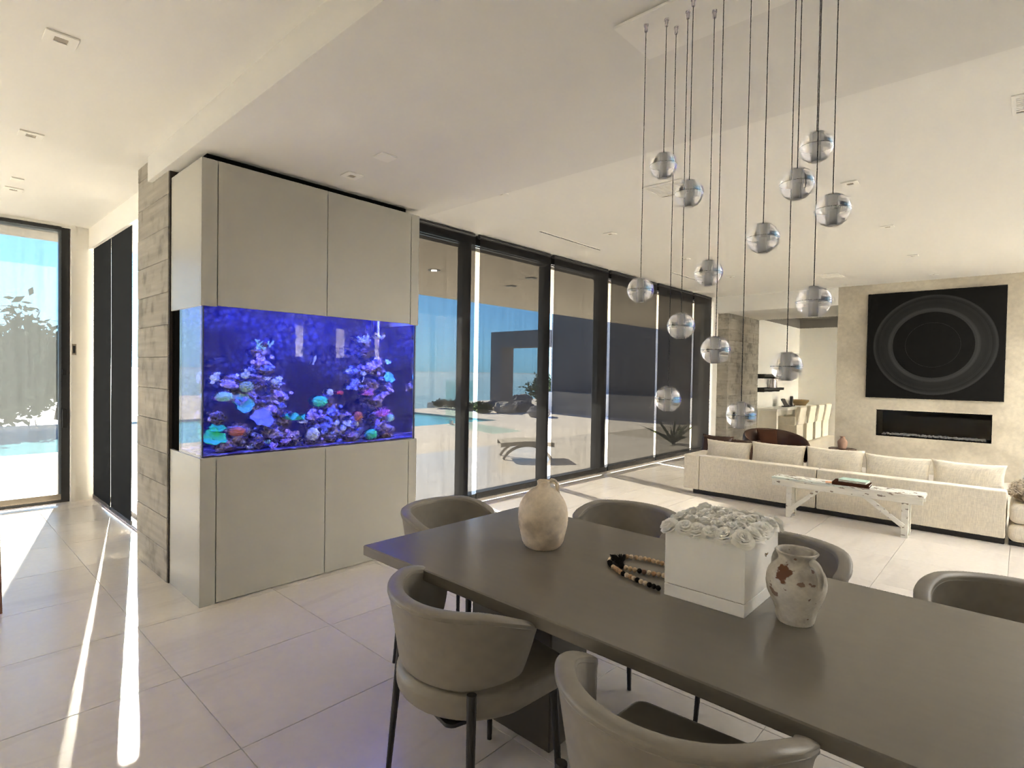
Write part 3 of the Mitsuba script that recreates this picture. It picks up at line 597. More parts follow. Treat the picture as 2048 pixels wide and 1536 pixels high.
# ---- dining chair, facing +x
def upath(s, a, b):
    """position along a U: half ellipse at the back, then straight arms; s from the middle of the back"""
    q = PI/2*math.sqrt((a*a+b*b)/2); sg = np.sign(s); t = np.abs(s)
    th = np.clip(t/q, 0, 1)*PI/2
    x = -a*np.cos(th)+np.maximum(t-q, 0); y = b*np.sin(th)-np.maximum(t-q, 0)*.18
    nx = -np.cos(th)/a; ny = np.sin(th)/b; l = np.sqrt(nx*nx+ny*ny)
    return x, sg*y, nx/l, sg*ny/l
def chair_meshes():
    # back shell
    nu, nvv = 56, 14
    zb0, zt0 = .528, .762
    vs = np.linspace(0, 1, nvv); U = np.linspace(-1, 1, nu)
    th = .046
    prof = [(v, 1.) for v in vs[:-1]]
    arc = [(1., PI/2*0)]
    rows = []
    sec = [(v, +.5*(.62+.38*v)) for v in vs]+[(1.+.055*math.cos(q), .5*math.sin(q)*1.) for q in np.linspace(PI/2, -PI/2, 9)[1:-1]]+[(v, -.5*(.62+.38*v)) for v in vs[::-1]]+[(-.035*math.cos(q), -.31*math.sin(q)) for q in np.linspace(PI/2, -PI/2, 6)[1:-1]]
    ends = [(-.998, .38), (-.99, .62), (-.975, .84), (-.95, .96)]
    us = [(-1, .05)]+ends+[(u, 1.) for u in np.linspace(-.9, .9, nu)]+[(-e, k) for e, k in ends[::-1]]+[(1, .05)]
    V = []
    for u, k in us:
        ring = []
        for v, o in sec:
            droop = .062*np.clip((abs(u)-.55)/.45, 0, 1)**1.6
            zt = zt0-droop; zb = zb0+.03*np.clip((abs(u)-.5)/.5, 0, 1)
            vv = .5+(v-.5)*(.80+.20*k) if abs(u) > .9 else v
            z = zb+(zt-zb)*vv
            L = .405+.085*np.clip(vv, 0, 1)**.8
            lean = .03*(vv)
            x, y, nx, ny = upath(np.array([u*L]), .235+lean, .255+lean*.9)
            off = o*th*k*(1.15 if vv > .9 else 1.)
            ring.append((x[0]+nx[0]*off, y[0]+ny[0]*off, z))
        V.append(ring)
    V = np.array(V); n1, n2 = V.shape[:2]
    f = grid_faces(n1, n2, wrapv=True); v = V.reshape(-1, 3)
    v = np.vstack([v, V[0].mean(0), V[-1].mean(0)]); j = np.arange(n2); N = n1*n2
    f = np.vstack([f, np.stack([np.full(n2, N), j, (j+1) % n2], 1), np.stack([np.full(n2, N+1), (n1-1)*n2+(j+1) % n2, (n1-1)*n2+j], 1)])
    shell = tm(v, f); trimesh.repair.fix_normals(shell)
    # seat cushion: D shaped outline, rounded edge
    a = Polygon([(-.26*math.cos(t), .265*math.sin(t)) for t in np.linspace(-PI/2, PI/2, 40)]+[(.27, .235), (.27, -.235)])
    a = a.buffer(-.05).buffer(.05, quad_segs=8)
    L = np.array([a.exterior.interpolate(t, normalized=True).coords[0] for t in np.linspace(0, 1, 96, endpoint=False)])
    tg = np.roll(L, -1, 0)-np.roll(L, 1, 0); nr = np.stack([tg[:, 1], -tg[:, 0]], 1); nr /= np.linalg.norm(nr, axis=1, keepdims=True)
    if a.exterior.is_ccw is False: nr = -nr
    rings = []
    for q in np.linspace(0, PI/2, 7): rings.append(np.c_[L-nr*.022*(1-math.sin(q)), np.full(96, .428+.03*(1-math.cos(q)))])
    for q in np.linspace(0, PI/2, 9): rings.append(np.c_[L-nr*.035*(1-math.cos(q)), np.full(96, .482+.035*math.sin(q))])
    for s in (.75, .5, .25, .06): rings.append(np.c_[(L-nr*.035)*s, np.full(96, .517+.010*(1-s**2))])
    R = np.array(rings); v = R.reshape(-1, 3); f = grid_faces(len(R), 96, wrapv=True)
    v = np.vstack([v, [[0, 0, .428], [0, 0, .527]]]); j = np.arange(96); N = len(R)*96
    f = np.vstack([f, np.stack([np.full(96, N), j, (j+1) % 96], 1), np.stack([np.full(96, N+1), N-96+(j+1) % 96, N-96+j], 1)])
    seat = tm(v, f); trimesh.repair.fix_normals(seat)
    base = fromm(m3.Manifold.batch_hull([m3.Manifold.cylinder(.012, .03, .03, 24).translate([x, y, .408]) for x, y in [(-.17, -.15), (-.17, .15), (.2, -.18), (.2, .18)]]))
    legs = []
    for (x, y, z, fx, fy) in [(-.155, .235, .53, -.185, .275), (-.155, -.235, .53, -.185, -.275), (.215, .19, .42, .235, .215), (.215, -.19, .42, .235, -.215)]:
        legs.append(tube(np.linspace([x, y, z], [fx, fy, 0], 6), np.linspace(.0155, .0095, 6), 12))
    # piping along the rim, on the outer and the inner side
    pip = []
    for o in (.5, -.5):
        pts = []
        for u in np.linspace(-.93, .93, 60):
            droop = .062*np.clip((abs(u)-.55)/.45, 0, 1)**1.6
            x, y, nx, ny = upath(np.array([u*.485]), .264, .281)
            pts.append((x[0]+nx[0]*o*.0505, y[0]+ny[0]*o*.0505, zt0-.010-droop))
        pip.append(tube(pts, .0022, 6))
    return shell, seat, base, legs, cat(*pip)
sh_, se_, ba_, lg_, pp_ = chair_meshes()
CH = dict(shell=mikit.ply(sh_, M_leather, 50), seat=mikit.ply(se_, M_leather, 40), base=mikit.ply(ba_, M_black), pip=mikit.ply(pp_, M_leather, True), legs=[mikit.ply(l, M_black, 40) for l in lg_])
def dining_chair(x, y, rz, lb):
    t = thing('dining_chair', lb, 'chair', 'leather dining chairs around the table')
    M = T().translate([x, y, 0]).rotate([0, 0, 1], rz)
    k = part(t, 'backrest', CH['shell'], None, to=M); part(t, 'seat', CH['seat'], None, to=M); part(t, 'seat_base', CH['base'], None, to=M)
    part(k, 'piping', CH['pip'], None, to=M)
    for l in CH['legs']: part(t, 'leg', l, None, to=M, label='slim black leg')
CHAIRS = [(1.335, 1.40, -10, 'taupe leather dining chair on the near table side, closest to the aquarium'),
          (1.27, .60, 4, 'taupe leather dining chair cut by the bottom edge, near side of the table'),
          (1.99, 2.22, -78, 'taupe leather dining chair at the far head of the table, behind the clay jug'),
          (2.56, 1.55, 178, 'taupe leather dining chair across the table, between clay jug and rose box'),
          (2.53, .79, 180, 'taupe leather dining chair across the table, behind the rose box and pot'),
          (2.50, -.03, 180, 'taupe leather dining chair across the table, cut by the right edge')]
for c in CHAIRS: dining_chair(*c)

# ---- things on the table
def rough_lathe(prof, n, cx, cy, z0, amp, seed):
    P_ = spline(prof, 70); m = lathe(P_, n); v = np.array(m.vertices)
    k = (meshkit.fbm(v*22+seed, 3, seed)-.5)*amp*2; rr = np.hypot(v[:, 0], v[:, 1]); s = np.where(rr > 1e-4, (rr+k)/np.maximum(rr, 1e-4), 1)
    v[:, 0] *= s; v[:, 1] *= s
    m = tm(v+[cx, cy, z0], m.faces); trimesh.repair.fix_normals(m); return m
jx, jy = 1.862, 1.520
jg = thing('clay_jug', 'round beige clay jug with a narrow neck and small loop handle on the table', 'jug')
prof = [(.001, .0), (.068, .0), (.078, .008), (.098, .06), (.1085, .12), (.104, .17), (.085, .215), (.055, .245), (.031, .262), (.026, .274), (.0275, .286), (.025, .289), (.021, .284), (.019, .265), (.03, .24), (.06, .20)]
part(jg, 'body', rough_lathe(prof, 72, jx, jy, TZ, .0022, 1), M_jug, True)
hd = np.array([.72, -.69, 0]); hp = [np.array([jx, jy, TZ])+hd*a+[0, 0, b] for a, b in [(.024, .279), (.040, .287), (.056, .275), (.062, .250), (.066, .222)]]
part(jg, 'handle', tube(spline(hp, 16), .0095, 10), M_jug, 40)
px_, py_ = 1.853, .500
pt = thing('whitewashed_pot', 'chipped whitewashed clay pot with two lug handles beside the rose box', 'pot')
prof = [(.001, 0), (.050, 0), (.053, .006), (.058, .035), (.075, .075), (.0855, .115), (.083, .145), (.068, .170), (.054, .183), (.051, .196), (.060, .212), (.062, .217), (.056, .219), (.049, .208), (.046, .19), (.06, .165), (.07, .13), (.05, .03), (.001, .012)]
part(pt, 'body', rough_lathe(prof, 72, px_, py_, TZ, .0022, 5), M_pot, True)
for ang in (-2.03, 1.11):
    hd = np.array([math.cos(ang), math.sin(ang), 0]); hp = [np.array([px_, py_, TZ])+hd*a+[0, 0, b] for a, b in [(.054, .196), (.070, .193), (.082, .175), (.086, .145), (.083, .125)]]
    part(pt, 'handle', tube(spline(hp, 14), np.linspace(.012, .008, 14), 10), M_pot, 40)

BX0, BX1, BY0, BY1 = 1.752, 2.062, .618, .888
fb = thing('flower_box', 'square white box filled with white roses on the table', 'box')
part(fb, 'base', bx(BX0, BX1, BY0, BY1, TZ, TZ+.041, .0012), M_box)
part(fb, 'inner_wall', bx(BX0+.004, BX1-.004, BY0+.004, BY1-.004, TZ+.041, TZ+.0435), M_stain)
part(fb, 'box_wall', fromm(tom(bx(BX0, BX1, BY0, BY1, TZ+.0435, TZ+.238, .0012))-tom(bx(BX0+.006, BX1-.006, BY0+.006, BY1-.006, TZ+.20, TZ+.3))), M_box)
lg = spline([(0, 0), (.006, .008), (.010, .004), (.007, -.003), (.014, .002), (.018, .006), (.019, .0), (.024, .003), (.030, .002)], 40)
part(fb, 'gold_script', tube([(1.93+a, BY0-.0006, .905+b) for a, b in lg], .0009, 5), M_gold, label='tiny gold handwritten mark')
def rose_mesh(seed):
    g = np.random.default_rng(seed); ms = []
    for lay, (r, n, h) in enumerate([(.0035, 3, .034), (.0075, 4, .0345), (.0115, 5, .033), (.0155, 6, .030), (.0195, 7, .025), (.0235, 8, .018), (.0265, 8, .010)]):
        for k in range(n):
            a0 = 2*PI*k/n+lay*.7+g.uniform(-.2, .2); w = 2*PI/n*.78; hh = h+g.uniform(-.003, .003); rr = r*g.uniform(.9, 1.1)
            A, U = np.meshgrid(np.linspace(-1, 1, 5), np.linspace(0, 1, 5), indexing='ij')
            R = rr*(.45+.55*U**.6)+.006*U**3*(.4+lay*.16)-.0016*A**2; Z = hh*np.sin(U*PI/2*1.12)*(1-.16*A**2)+g.uniform(-.0012, .0012)*A
            ms.append(tm(np.stack([R*np.cos(a0+A*w), R*np.sin(a0+A*w), Z], -1).reshape(-1, 3), grid_faces(5, 5)))
    return cat(*ms)
RO = [mikit.ply(rose_mesh(i), M_rose, True) for i in range(5)]
ORD = ['first', 'second', 'third', 'fourth', 'fifth', 'sixth', 'seventh', 'eighth', 'ninth', 'tenth', 'eleventh', 'twelfth', 'thirteenth', 'fourteenth', 'fifteenth', 'sixteenth', 'seventeenth', 'eighteenth']
k = 0
for i in range(7):
    for j in range(6):
        x = BX0+.022+(BX1-BX0-.044)*i/6+rng.uniform(-.004, .004); y = BY0+.022+(BY1-BY0-.044)*j/5+rng.uniform(-.004, .004)
        ex = (i in (0, 6)); ey = (j in (0, 5))
        x += (-.008 if i == 0 else .008 if i == 6 else 0); y += (-.008 if j == 0 else .008 if j == 5 else 0)
        tx = (-28 if j == 0 else 28 if j == 5 else 0)*-1; ty = (-28 if i == 0 else 28 if i == 6 else 0)
        one('white_rose', RO[k % 5], None, 'white rose, %s from the near side in the %s row counted from the whitewashed pot' % (ORD[i], ORD[j]), 'rose', group='white roses in the square box',
            to=T().translate([x, y, TZ+.232+rng.uniform(0, .008)-(.006 if ex or ey else 0)]).rotate([1, 0, 0], tx+rng.uniform(-8, 8)).rotate([0, 1, 0], ty+rng.uniform(-8, 8)).rotate([0, 0, 1], rng.uniform(0, 360)).scale(1.05)); k += 1
# bead garland
bd = thing('bead_garland', 'wooden bead garland with a black tassel lying beside the rose box', 'garland')
BR = .0092
MB = [dcol('bead_%d' % i, c) for i, c in enumerate([(.52, .38, .24), (.62, .50, .36), (.40, .26, .15), (.012, .011, .01), (.20, .12, .08), (.48, .30, .17)])]
bead = [mikit.ply(lathe([(.0018, -BR*.96)]+[(BR*math.sin(q), -BR*math.cos(q)) for q in np.linspace(.25, PI-.25, 12)]+[(.0018, BR*.96)], 18), m, True) for m in MB]
def strand(pxs, cols, z=None):
    pts = np.array([onz(a, b, TZ+BR) for a, b in pxs]); sp = spline(pts, 400); s = np.r_[0, np.cumsum(np.linalg.norm(np.diff(sp, axis=0), axis=1))]
    n = int(s[-1]/(2*BR)); out = []
    for i in range(n):
        q = np.array([np.interp((i+.5)*2*BR, s, sp[:, c]) for c in range(3)]); c = cols[i % len(cols)]
        part(bd, 'bead', bead[c], None, to=T().translate(q.tolist()).rotate([0, 0, 1], float(rng.uniform(0, 360))).rotate([1, 0, 0], 90), label='black bead' if c == 3 else None); out.append(q)
    part(bd, 'string', tube(sp[::10], .0015, 5), MB[3])
strand([(1337, 1130), (1315, 1124), (1290, 1118), (1265, 1114), (1248, 1113)], [1, 2, 0, 0, 2, 0, 1, 0])
strand([(1222, 1117), (1219, 1124), (1224, 1132), (1234, 1139), (1244, 1146), (1258, 1152), (1275, 1160), (1300, 1170), (1322, 1178)], [1, 1, 3, 3, 3, 0, 5, 2, 5, 3, 1, 5, 1, 3])
strand([(1248, 1134), (1262, 1138), (1280, 1142), (1300, 1146), (1335, 1152)], [1, 0, 0, 3, 4, 1, 5, 0])
tas = []
g = np.random.default_rng(3)
tc = onz(1243, 1131, TZ+.012)
for i in range(140):
    e = onz(1218+g.uniform(0, 34), 1112+g.uniform(-4, 8), TZ+g.uniform(.002, .02))
    mid = (tc+e)/2+[0, 0, g.uniform(.0, .012)]
    tas.append(tube(spline([tc+g.normal(size=3)*.002, mid, e], 5), .0013, 4, False))
part(bd, 'tassel', cat(*tas, xf(ico(.012, 2), tc)), MB[3], label='black yarn tassel', kind='stuff')

# ================================================================ pendant cluster
cp = thing('pendant_canopy', 'long white ceiling plate from which the glass pendants hang', 'ceiling plate')
part(cp, 'plate', bx(1.842, 2.118, -.75, 1.197, ZS-.016, ZS-.004, .002), M_ceil)
part(cp, 'mounting_box', bx(1.90, 2.06, -.6, 1.05, ZS-.005, ZS), M_ceil)
part(cp, 'screw', cyl(2.02, .72, ZS-.019, ZS-.015, .006, 12), M_stain)
gs = m3.Manifold.sphere(.05, 128).trim_by_plane([0, 0, 1], -.0478)
G_top = mikit.ply(fromm(gs.trim_by_plane([0, 0, 1], .0004)), M_crystal, 30)
G_bot = mikit.ply(fromm(gs.trim_by_plane([0, 0, -1], .0004)), M_crystal, 30)
G_dif = mikit.ply(cat(cyl(0, 0, -.0465, -.0008, .0128, 28), cyl(0, 0, .0008, .044, .0128, 28)), M_frost, 40)
G_ring = mikit.ply(trimesh.creation.torus(.0499, .0005, 96, 8), M_frame, True)
G_fer = mikit.ply(cat(cyl(0, 0, 0, .006, .0085, 20), cyl(0, 0, -.020, 0, .0062, 20)), M_steel, 40)
PEN = [(1281, 580, 1.896, 1.093), (1327, 331, 1.917, 1.017), (1336, 798, 1.981, 1.019), (1362, 652, 1.925, .942), (1378, 387, 1.877, .895), (1417, 546, 1.985, .868), (1431, 700, 1.904, .804), (1482, 830, 1.961, .731),
       (1526, 476, 1.887, None), (1573, 733, 1.98, None), (1594, 368, 1.876, None), (1633, 294, 1.985, None), (1627, 603, 1.87, None), (1665, 420, 1.895, None)]
PL = ['lowest on the left, in front of the dark shades', 'highest on the left side of the cluster', 'low one in front of the fifth shade gap', 'in front of the nearly black fifth shade', 'second highest on the left side of the cluster', 'in the middle of the cluster near the ceiling edge of the shades',
      'in front of the concrete wall, upper of two', 'the lowest of all, just above the sofa', 'in the middle of the cluster against the ceiling', 'in front of the white far room', 'upper right, left of the topmost pendant', 'topmost of all on the right', 'left of the black artwork', 'rightmost of the cluster']
for (a, b, X, Y), lb in zip(PEN, PL):
    q = onx(a, b, X)
    if Y is not None: d = ray(a, b); dd = np.hypot(X, Y)/np.hypot(d[0], d[1]); q = np.array([0, 0, H])+d*dd
    x, y, z = [float(v) for v in q]
    t = thing('glass_pendant', 'glass ball pendant, '+lb, 'pendant lamp', 'glass ball pendants over the table')
    to = T().translate([x, y, z])
    part(t, 'glass_hemisphere', G_top, None, to=to, label='clear upper half of the glass ball')
    part(t, 'glass_hemisphere', G_bot, None, to=to, label='clear lower half of the glass ball')
    part(t, 'diffuser', G_dif, None, to=to, label='frosted core')
    part(t, 'seam_ring', G_ring, None, to=to)
    part(t, 'cord', tube([(x, y, z+.048), (x, y, ZS-.02)], .0014, 6), M_black)
    part(t, 'ferrule', G_fer, None, to=T().translate([x, y, ZS-.022]))

# ================================================================ living room
sf = thing('sofa', 'long low cream upholstered sofa seen from behind', 'sofa')
SX, SB = 6.78, .495
part(sf, 'back_panel', rbox(SX, SX+.16, 1.662, 2.995, .06, SB, .012, 6), M_fabric, 40)
part(sf, 'back_panel', rbox(SX, SX+.16, .085, 1.648, .06, SB, .012, 6), M_fabric, 40)
part(sf, 'arm', rbox(SX, SX+1.08, 3.002, 3.20, .06, SB, .012, 6), M_fabric, 40)
part(sf, 'seat', rbox(SX+.165, SX+1.08, .085, 1.648, .08, .34, .03, 6), M_fabric, 40)
part(sf, 'seat', rbox(SX+.165, SX+1.08, 1.662, 2.99, .08, .34, .03, 6), M_fabric, 40)
part(sf, 'plinth', bx(SX+.05, SX+1.0, .09, 3.09, .0, .058), M_black)
for i, (y0, y1, z1) in enumerate([(3.03, 2.465, .675), (2.46, 1.85, .70), (1.84, 1.262, .705), (1.25, .672, .685), (.66, .095, .69)]):
    w = abs(y0-y1)
    m = xf(pillow(.34, w, .17, 26, .42, i, .012), (0, 0, 0), ry=-PI/2+.16)
    one('back_cushion', xf(m, (7.08, (y0+y1)/2, .335+.19+(z1-.69)), rz=0), M_fabric, ['cream back cushion at the window end of the sofa', 'cream back cushion second from the window end of the sofa, before the brown armchair', 'middle cream back cushion of the sofa', 'cream back cushion second from the right on the sofa', 'cream back cushion at the right end of the sofa'][i], 'cushion', True)
one('throw_pillow', xf(xf(pillow(.42, .42, .12, 20, .5, 21, .01), (0, 0, 0), ry=-PI/2+.35), (7.42, 3.05, .50)), M_brown, 'brown pillow edge showing behind the cushion at the window end of the sofa', 'pillow', True)
one('throw_pillow', xf(xf(pillow(.36, .44, .12, 20, .5, 22, .01), (0, 0, 0), ry=-PI/2+.3), (7.45, 2.72, .50)), M_brown, 'dark brown pillow peeking over the cushion at the window end of the sofa', 'pillow', True)
ot = thing('ottoman', 'cream seat block with two rounded cushions at the right edge, next to the sofa', 'ottoman')
part(ot, 'plinth', bx(SX+.06, SX+.98, -.90, .06, 0, .04), M_black)
part(ot, 'base_cushion', rbox(SX+.03, SX+1.0, -.92, .068, .03, .20, .06, 8), M_fabric, 40)
part(ot, 'top_cushion', rbox(SX+.02, SX+1.0, -.92, .062, .205, .385, .06, 8), M_fabric, 40)
g = np.random.default_rng(11); fu = []
for i in range(4200):
    a, b = g.uniform(-1, 1, 2)
    z = .50+.10*(1-a*a)*(1-b*b)+.02*g.normal(); p0 = np.array([SX+.32+.30*a, -.20+.26*b, z-.03+.02*math.sin(a*9+b*5)])
    d = np.array([g.normal()*.6, g.normal()*.6, -.1+.6*abs(g.normal())]); d /= np.linalg.norm(d); s = np.cross(d, g.normal(size=3)); s /= np.linalg.norm(s)
    fu.append([p0-s*.004, p0+s*.004, p0+d*.05+[0, 0, -.012]])
fv = np.array(fu).reshape(-1, 3)
tf = thing('fur_throw', 'shaggy tan fur throw bunched on the seat block at the right edge', 'throw')
part(tf, 'pile', tm(fv, np.arange(len(fv)).reshape(-1, 3)), M_fur, kind='stuff')
part(tf, 'backing', xf(ico(1, 3, .25, 2, 4, (.30, .26, .12)), (SX+.32, -.20, .46)), M_fur, True)
ac = thing('acrylic_chair', 'clear acrylic chair at the right edge behind the sofa', 'chair')
for i, (z0, z1, x0, x1) in enumerate([(.40, .42, 8.3, 8.8), (.42, .80, 8.78, 8.80)]):
    part(ac, ['seat', 'backrest'][i], rbox(x0, x1, -.55, -.02, z0, z1, .0095, 4), M_acrylic, 40)
for s in (-.53, -.04): part(ac, 'side_panel', rbox(8.32, 8.78, s-.01, s+.01, 0, .40, .0095, 4), M_acrylic, 40)

bn = thing('bench', 'weathered white painted wooden bench standing behind the sofa', 'bench')
part(bn, 'plank', bx(6.36, 6.60, .645, 1.99, .395, .425, .003), M_bench)
part(bn, 'apron', bx(6.365, 6.39, .655, 1.985, .335, .395, .002), M_bench)
part(bn, 'apron', bx(6.57, 6.595, .655, 1.985, .335, .395, .002), M_bench)
for y in (1.79, .765):
    for x in (6.39, 6.54): part(bn, 'leg', bx(x, x+.03, y, y+.055, 0, .395, .002), M_bench)
    part(bn, 'leg_panel', bx(6.42, 6.54, y+.012, y+.04, .03, .395, .002), M_bench)
def bar(p, q, w, t):
    p, q = np.array(p), np.array(q); d = q-p; L = np.linalg.norm(d); m = bx(-t/2, t/2, 0, L, -w/2, w/2, .002)
    return xf(m, p, rx=math.atan2(d[2], d[1]))
part(bn, 'brace', bar((6.38, 1.80, .09), (6.38, 1.50, .37), .045, .02), M_bench)
part(bn, 'brace', bar((6.38, .80, .11), (6.38, 1.15, .37), .045, .02), M_bench)
bk = thing('book', 'brown book lying at the bottom of the pair on the white bench', 'book')
b0 = np.array([6.47, 1.25])
part(bk, 'pages', xf(bx(-.10, .10, -.155, .158, .430, .452), (b0[0], b0[1], 0), rz=.06), M_paper)
part(bk, 'cover', cat(xf(bx(-.104, .104, -.16, .16, .4255, .430), (b0[0], b0[1], 0), rz=.06), xf(bx(-.104, .104, -.16, .16, .452, .4565), (b0[0], b0[1], 0), rz=.06), xf(bx(-.104, -.100, -.16, .16, .4255, .4565), (b0[0], b0[1], 0), rz=.06)), dcol('bookbrown', (.05, .022, .014)))
bk = thing('book', 'mint and white book lying on top of the brown book on the bench', 'book')
part(bk, 'pages', xf(bx(-.08, .08, -.12, .12, .460, .474), (6.49, 1.235, 0), rz=-.05), M_paper)
part(bk, 'cover', cat(xf(bx(-.083, .083, -.124, .124, .4567, .460), (6.49, 1.235, 0), rz=-.05), xf(bx(-.083, .083, -.124, .124, .474, .4775), (6.49, 1.235, 0), rz=-.05)), M_mint)
one('paper_card', xf(bx(-.05, .05, -.07, .03, .4255, .4275), (6.46, 1.455, 0), rz=.2), M_orange, 'small orange card sticking out beside the brown book', 'card')

# fireplace wall things
art = thing('artwork', 'square black canvas with pale concentric rings on the taupe wall', 'painting')
part(art, 'canvas', bx(10.955, 10.998, .20, 1.955, 1.199, 2.93, .003), M_art)
fp = thing('fireplace', 'wide black slot fireplace set in the taupe wall below the artwork', 'fireplace')
part(fp, 'firebox', cat(bx(11.53, 11.549, .326, 1.796, .564, .996), bx(11.0, 11.549, .326, .334, .564, .996), bx(11.0, 11.549, 1.788, 1.796, .564, .996), bx(11.0, 11.549, .326, 1.796, .564, .572), bx(11.0, 11.549, .326, 1.796, .988, .996)), M_void)
part(fp, 'glass', pane(11.03, .335, 11.03, 1.787, .572, .988), mat('fireglasspane', {'type': 'thindielectric', 'int_ior': 1.25}))
eg = [xf(ico(.016, 1, .3, 3, i), (11.12+g.uniform(0, .22), .40+g.uniform(0, 1.33), .582+g.uniform(0, .01)), rz=g.uniform(0, 6)) for i in range(260)]
part(fp, 'fire_glass', cat(*eg), dcol('fireglass', (.25, .25, .26)), label='grey crushed glass along the burner', kind='stuff')
vs = thing('terracotta_vase', 'small terracotta vase standing by the corner of the fireplace wall', 'vase')
part(vs, 'body', xf(lathe(spline([(.001, 0), (.05, 0), (.07, .06), (.068, .12), (.035, .165), (.03, .185), (.045, .20), (.038, .20), (.024, .18)], 40), 36), (10.45, 2.17, .35)), M_terra, True)
st = thing('side_table', 'low stool carrying the terracotta vase behind the sofa', 'table')
part(st, 'top', cyl(10.45, 2.17, .31, .35, .20, 36), M_brown, 30); part(st, 'stem', cyl(10.45, 2.17, .0, .31, .06, 20), M_brown, 30)

# brown armchair behind the sofa
am = thing('tub_armchair', 'dark brown leather tub armchair behind the sofa', 'armchair')
acx, acy = 9.45, 2.90
th_ = np.linspace(-2.3, 2.3, 44); sec = []
for t_ in th_:
    zt = .60-.17*(1-np.clip(math.cos(t_*.62), 0, 1)) + .05*math.cos(t_)
    ring = []
    for q in np.linspace(0, 2*PI, 14, endpoint=False):
        r = .43+.045*math.cos(q); z = .18+(zt-.18)*(.5+.5*math.sin(q)) if True else 0
        r += .05*(z-.18)/.45
        ring.append((acx+r*math.cos(t_+.75), acy+r*math.sin(t_+.75), z))
    sec.append(ring)
V = np.array(sec); f = grid_faces(*V.shape[:2], wrapv=True)
part(am, 'shell', tm(V.reshape(-1, 3), f), M_brown, True)
part(am, 'seat', cyl(acx, acy, .16, .34, .40, 40), M_brown, 30)
part(am, 'back_pad', xf(xf(pillow(.30, .34, .10, 22, .7, 9), (0, 0, 0), ry=-PI/2+.15), (acx+.20, acy+.20, .49), rz=.75), dcol('cognac', (.055, .026, .017)), True)
for a_ in range(4):
    part(am, 'leg', cyl(acx+.28*math.cos(a_*PI/2+.8), acy+.28*math.sin(a_*PI/2+.8), 0, .17, .018, 12), M_black, 30)

# far room: desk, slipcovered chairs, shelves and small things
dk = thing('desk_table', 'long white table against the wall of the far room', 'table')
part(dk, 'top', bx(13.25, 16.35, 4.06, 4.53, .74, .79, .004), M_white)
for x in (13.28, 16.2): part(dk, 'leg', bx(x, x+.12, 4.08, 4.50, 0, .74, .004), M_paper)
DC = ['nearest the doorway', 'second from the doorway', 'third from the doorway', 'farthest from the doorway, by the end wall']
for i, x in enumerate([13.75, 14.55, 15.3, 16.0]):
    t = thing('slipcovered_chair', 'cream slipcovered dining chair in the far room, '+DC[i], 'chair', 'slipcovered chairs at the white table')
    y = 3.98
    part(t, 'skirt', rbox(x-.26, x+.26, y-.27, y+.27, .015, .46, .02, 5), M_fabric, 40)
    part(t, 'seat', rbox(x-.25, x+.25, y-.25, y+.28, .44, .52, .03, 5), M_fabric, 40)
    part(t, 'backrest', xf(rbox(-.25, .25, -.05, .05, 0, .42, .03, 5), (x, y-.24, .44), rx=.14), M_fabric, 40)
    for s in (-1, 1): part(t, 'arm', rbox(x+s*.25-.035, x+s*.25+.035, y-.25, y+.16, .42, .63, .03, 5), M_fabric, 40)
for z, lb in [(1.55, 'upper short black wall shelf in the far room'), (1.235, 'lower short black wall shelf in the far room, holding the silver canister')]:
    t = thing('wall_shelf', lb, 'shelf')
    part(t, 'board', bx(13.1, 14.5, 4.30, 4.535, z-.03, z+.03, .003), M_black)
    for bxx in (13.25, 13.8, 14.35): part(t, 'bracket', bx(bxx, bxx+.02, 4.36, 4.535, z-.07, z-.03), M_black)
one('canister', lathe([(0, 1.265), (.075, 1.265), (.075, 1.44), (.068, 1.45), (.068, 1.47), (0, 1.475)], 28, 14.05, 4.42), M_steel, 'silver canister on the lower black shelf', 'canister', 30)
one('canister', lathe([(0, 1.265), (.05, 1.265), (.05, 1.42), (.045, 1.43), (0, 1.432)], 24, 14.25, 4.42), M_white, 'small white canister beside the silver one', 'canister', 30)
tbx = thing('tablet', 'black tablet leaning on a stand on the white table of the far room', 'tablet')
part(tbx, 'screen', xf(bx(-.15, .15, -.006, .006, 0, .20, .002), (14.6, 4.26, .81), rx=-.5), M_black)
part(tbx, 'stand', bx(14.55, 14.65, 4.22, 4.36, .79, .815), M_frame)
dl = thing('desk_lamp', 'black L shaped desk lamp on the white table of the far room', 'lamp')
part(dl, 'base', bx(14.75, 15.15, 4.22, 4.38, .79, .815, .004), M_black); part(dl, 'post', bx(15.09, 15.15, 4.27, 4.33, .815, 1.04, .004), M_black)
one('wooden_bowl', lathe(spline([(.001, .795), (.08, .79), (.17, .85), (.20, .94), (.185, .94), (.15, .86), (.001, .82)], 30), 36, 15.75, 4.27), M_gold, 'golden brown wooden bowl on the white table of the far room', 'bowl', True)

# dining chair of the left room, cut by the left edge
lc = thing('side_chair', 'wooden chair with an off-white upholstered back, cut by the left edge', 'chair')
cx, cy = .12, 4.55
part(lc, 'backrest', xf(rbox(-.24, .24, -.03, .03, 0, .30, .02, 5), (cx, cy, .60), rx=.10), M_paper, 40)
part(lc, 'seat', rbox(cx-.24, cx+.24, cy, cy+.46, .42, .49, .02, 5), M_paper, 40)
for s in (-1, 1):
    part(lc, 'leg', tube([(cx+s*.225, cy+.0, .62), (cx+s*.225, cy+.02, .40), (cx+s*.235, cy-.06, 0)], [.018, .021, .014], 10), M_wood, 30)
    part(lc, 'leg', tube([(cx+s*.215, cy+.43, .43), (cx+s*.225, cy+.44, 0)], [.02, .014], 10), M_wood, 30)

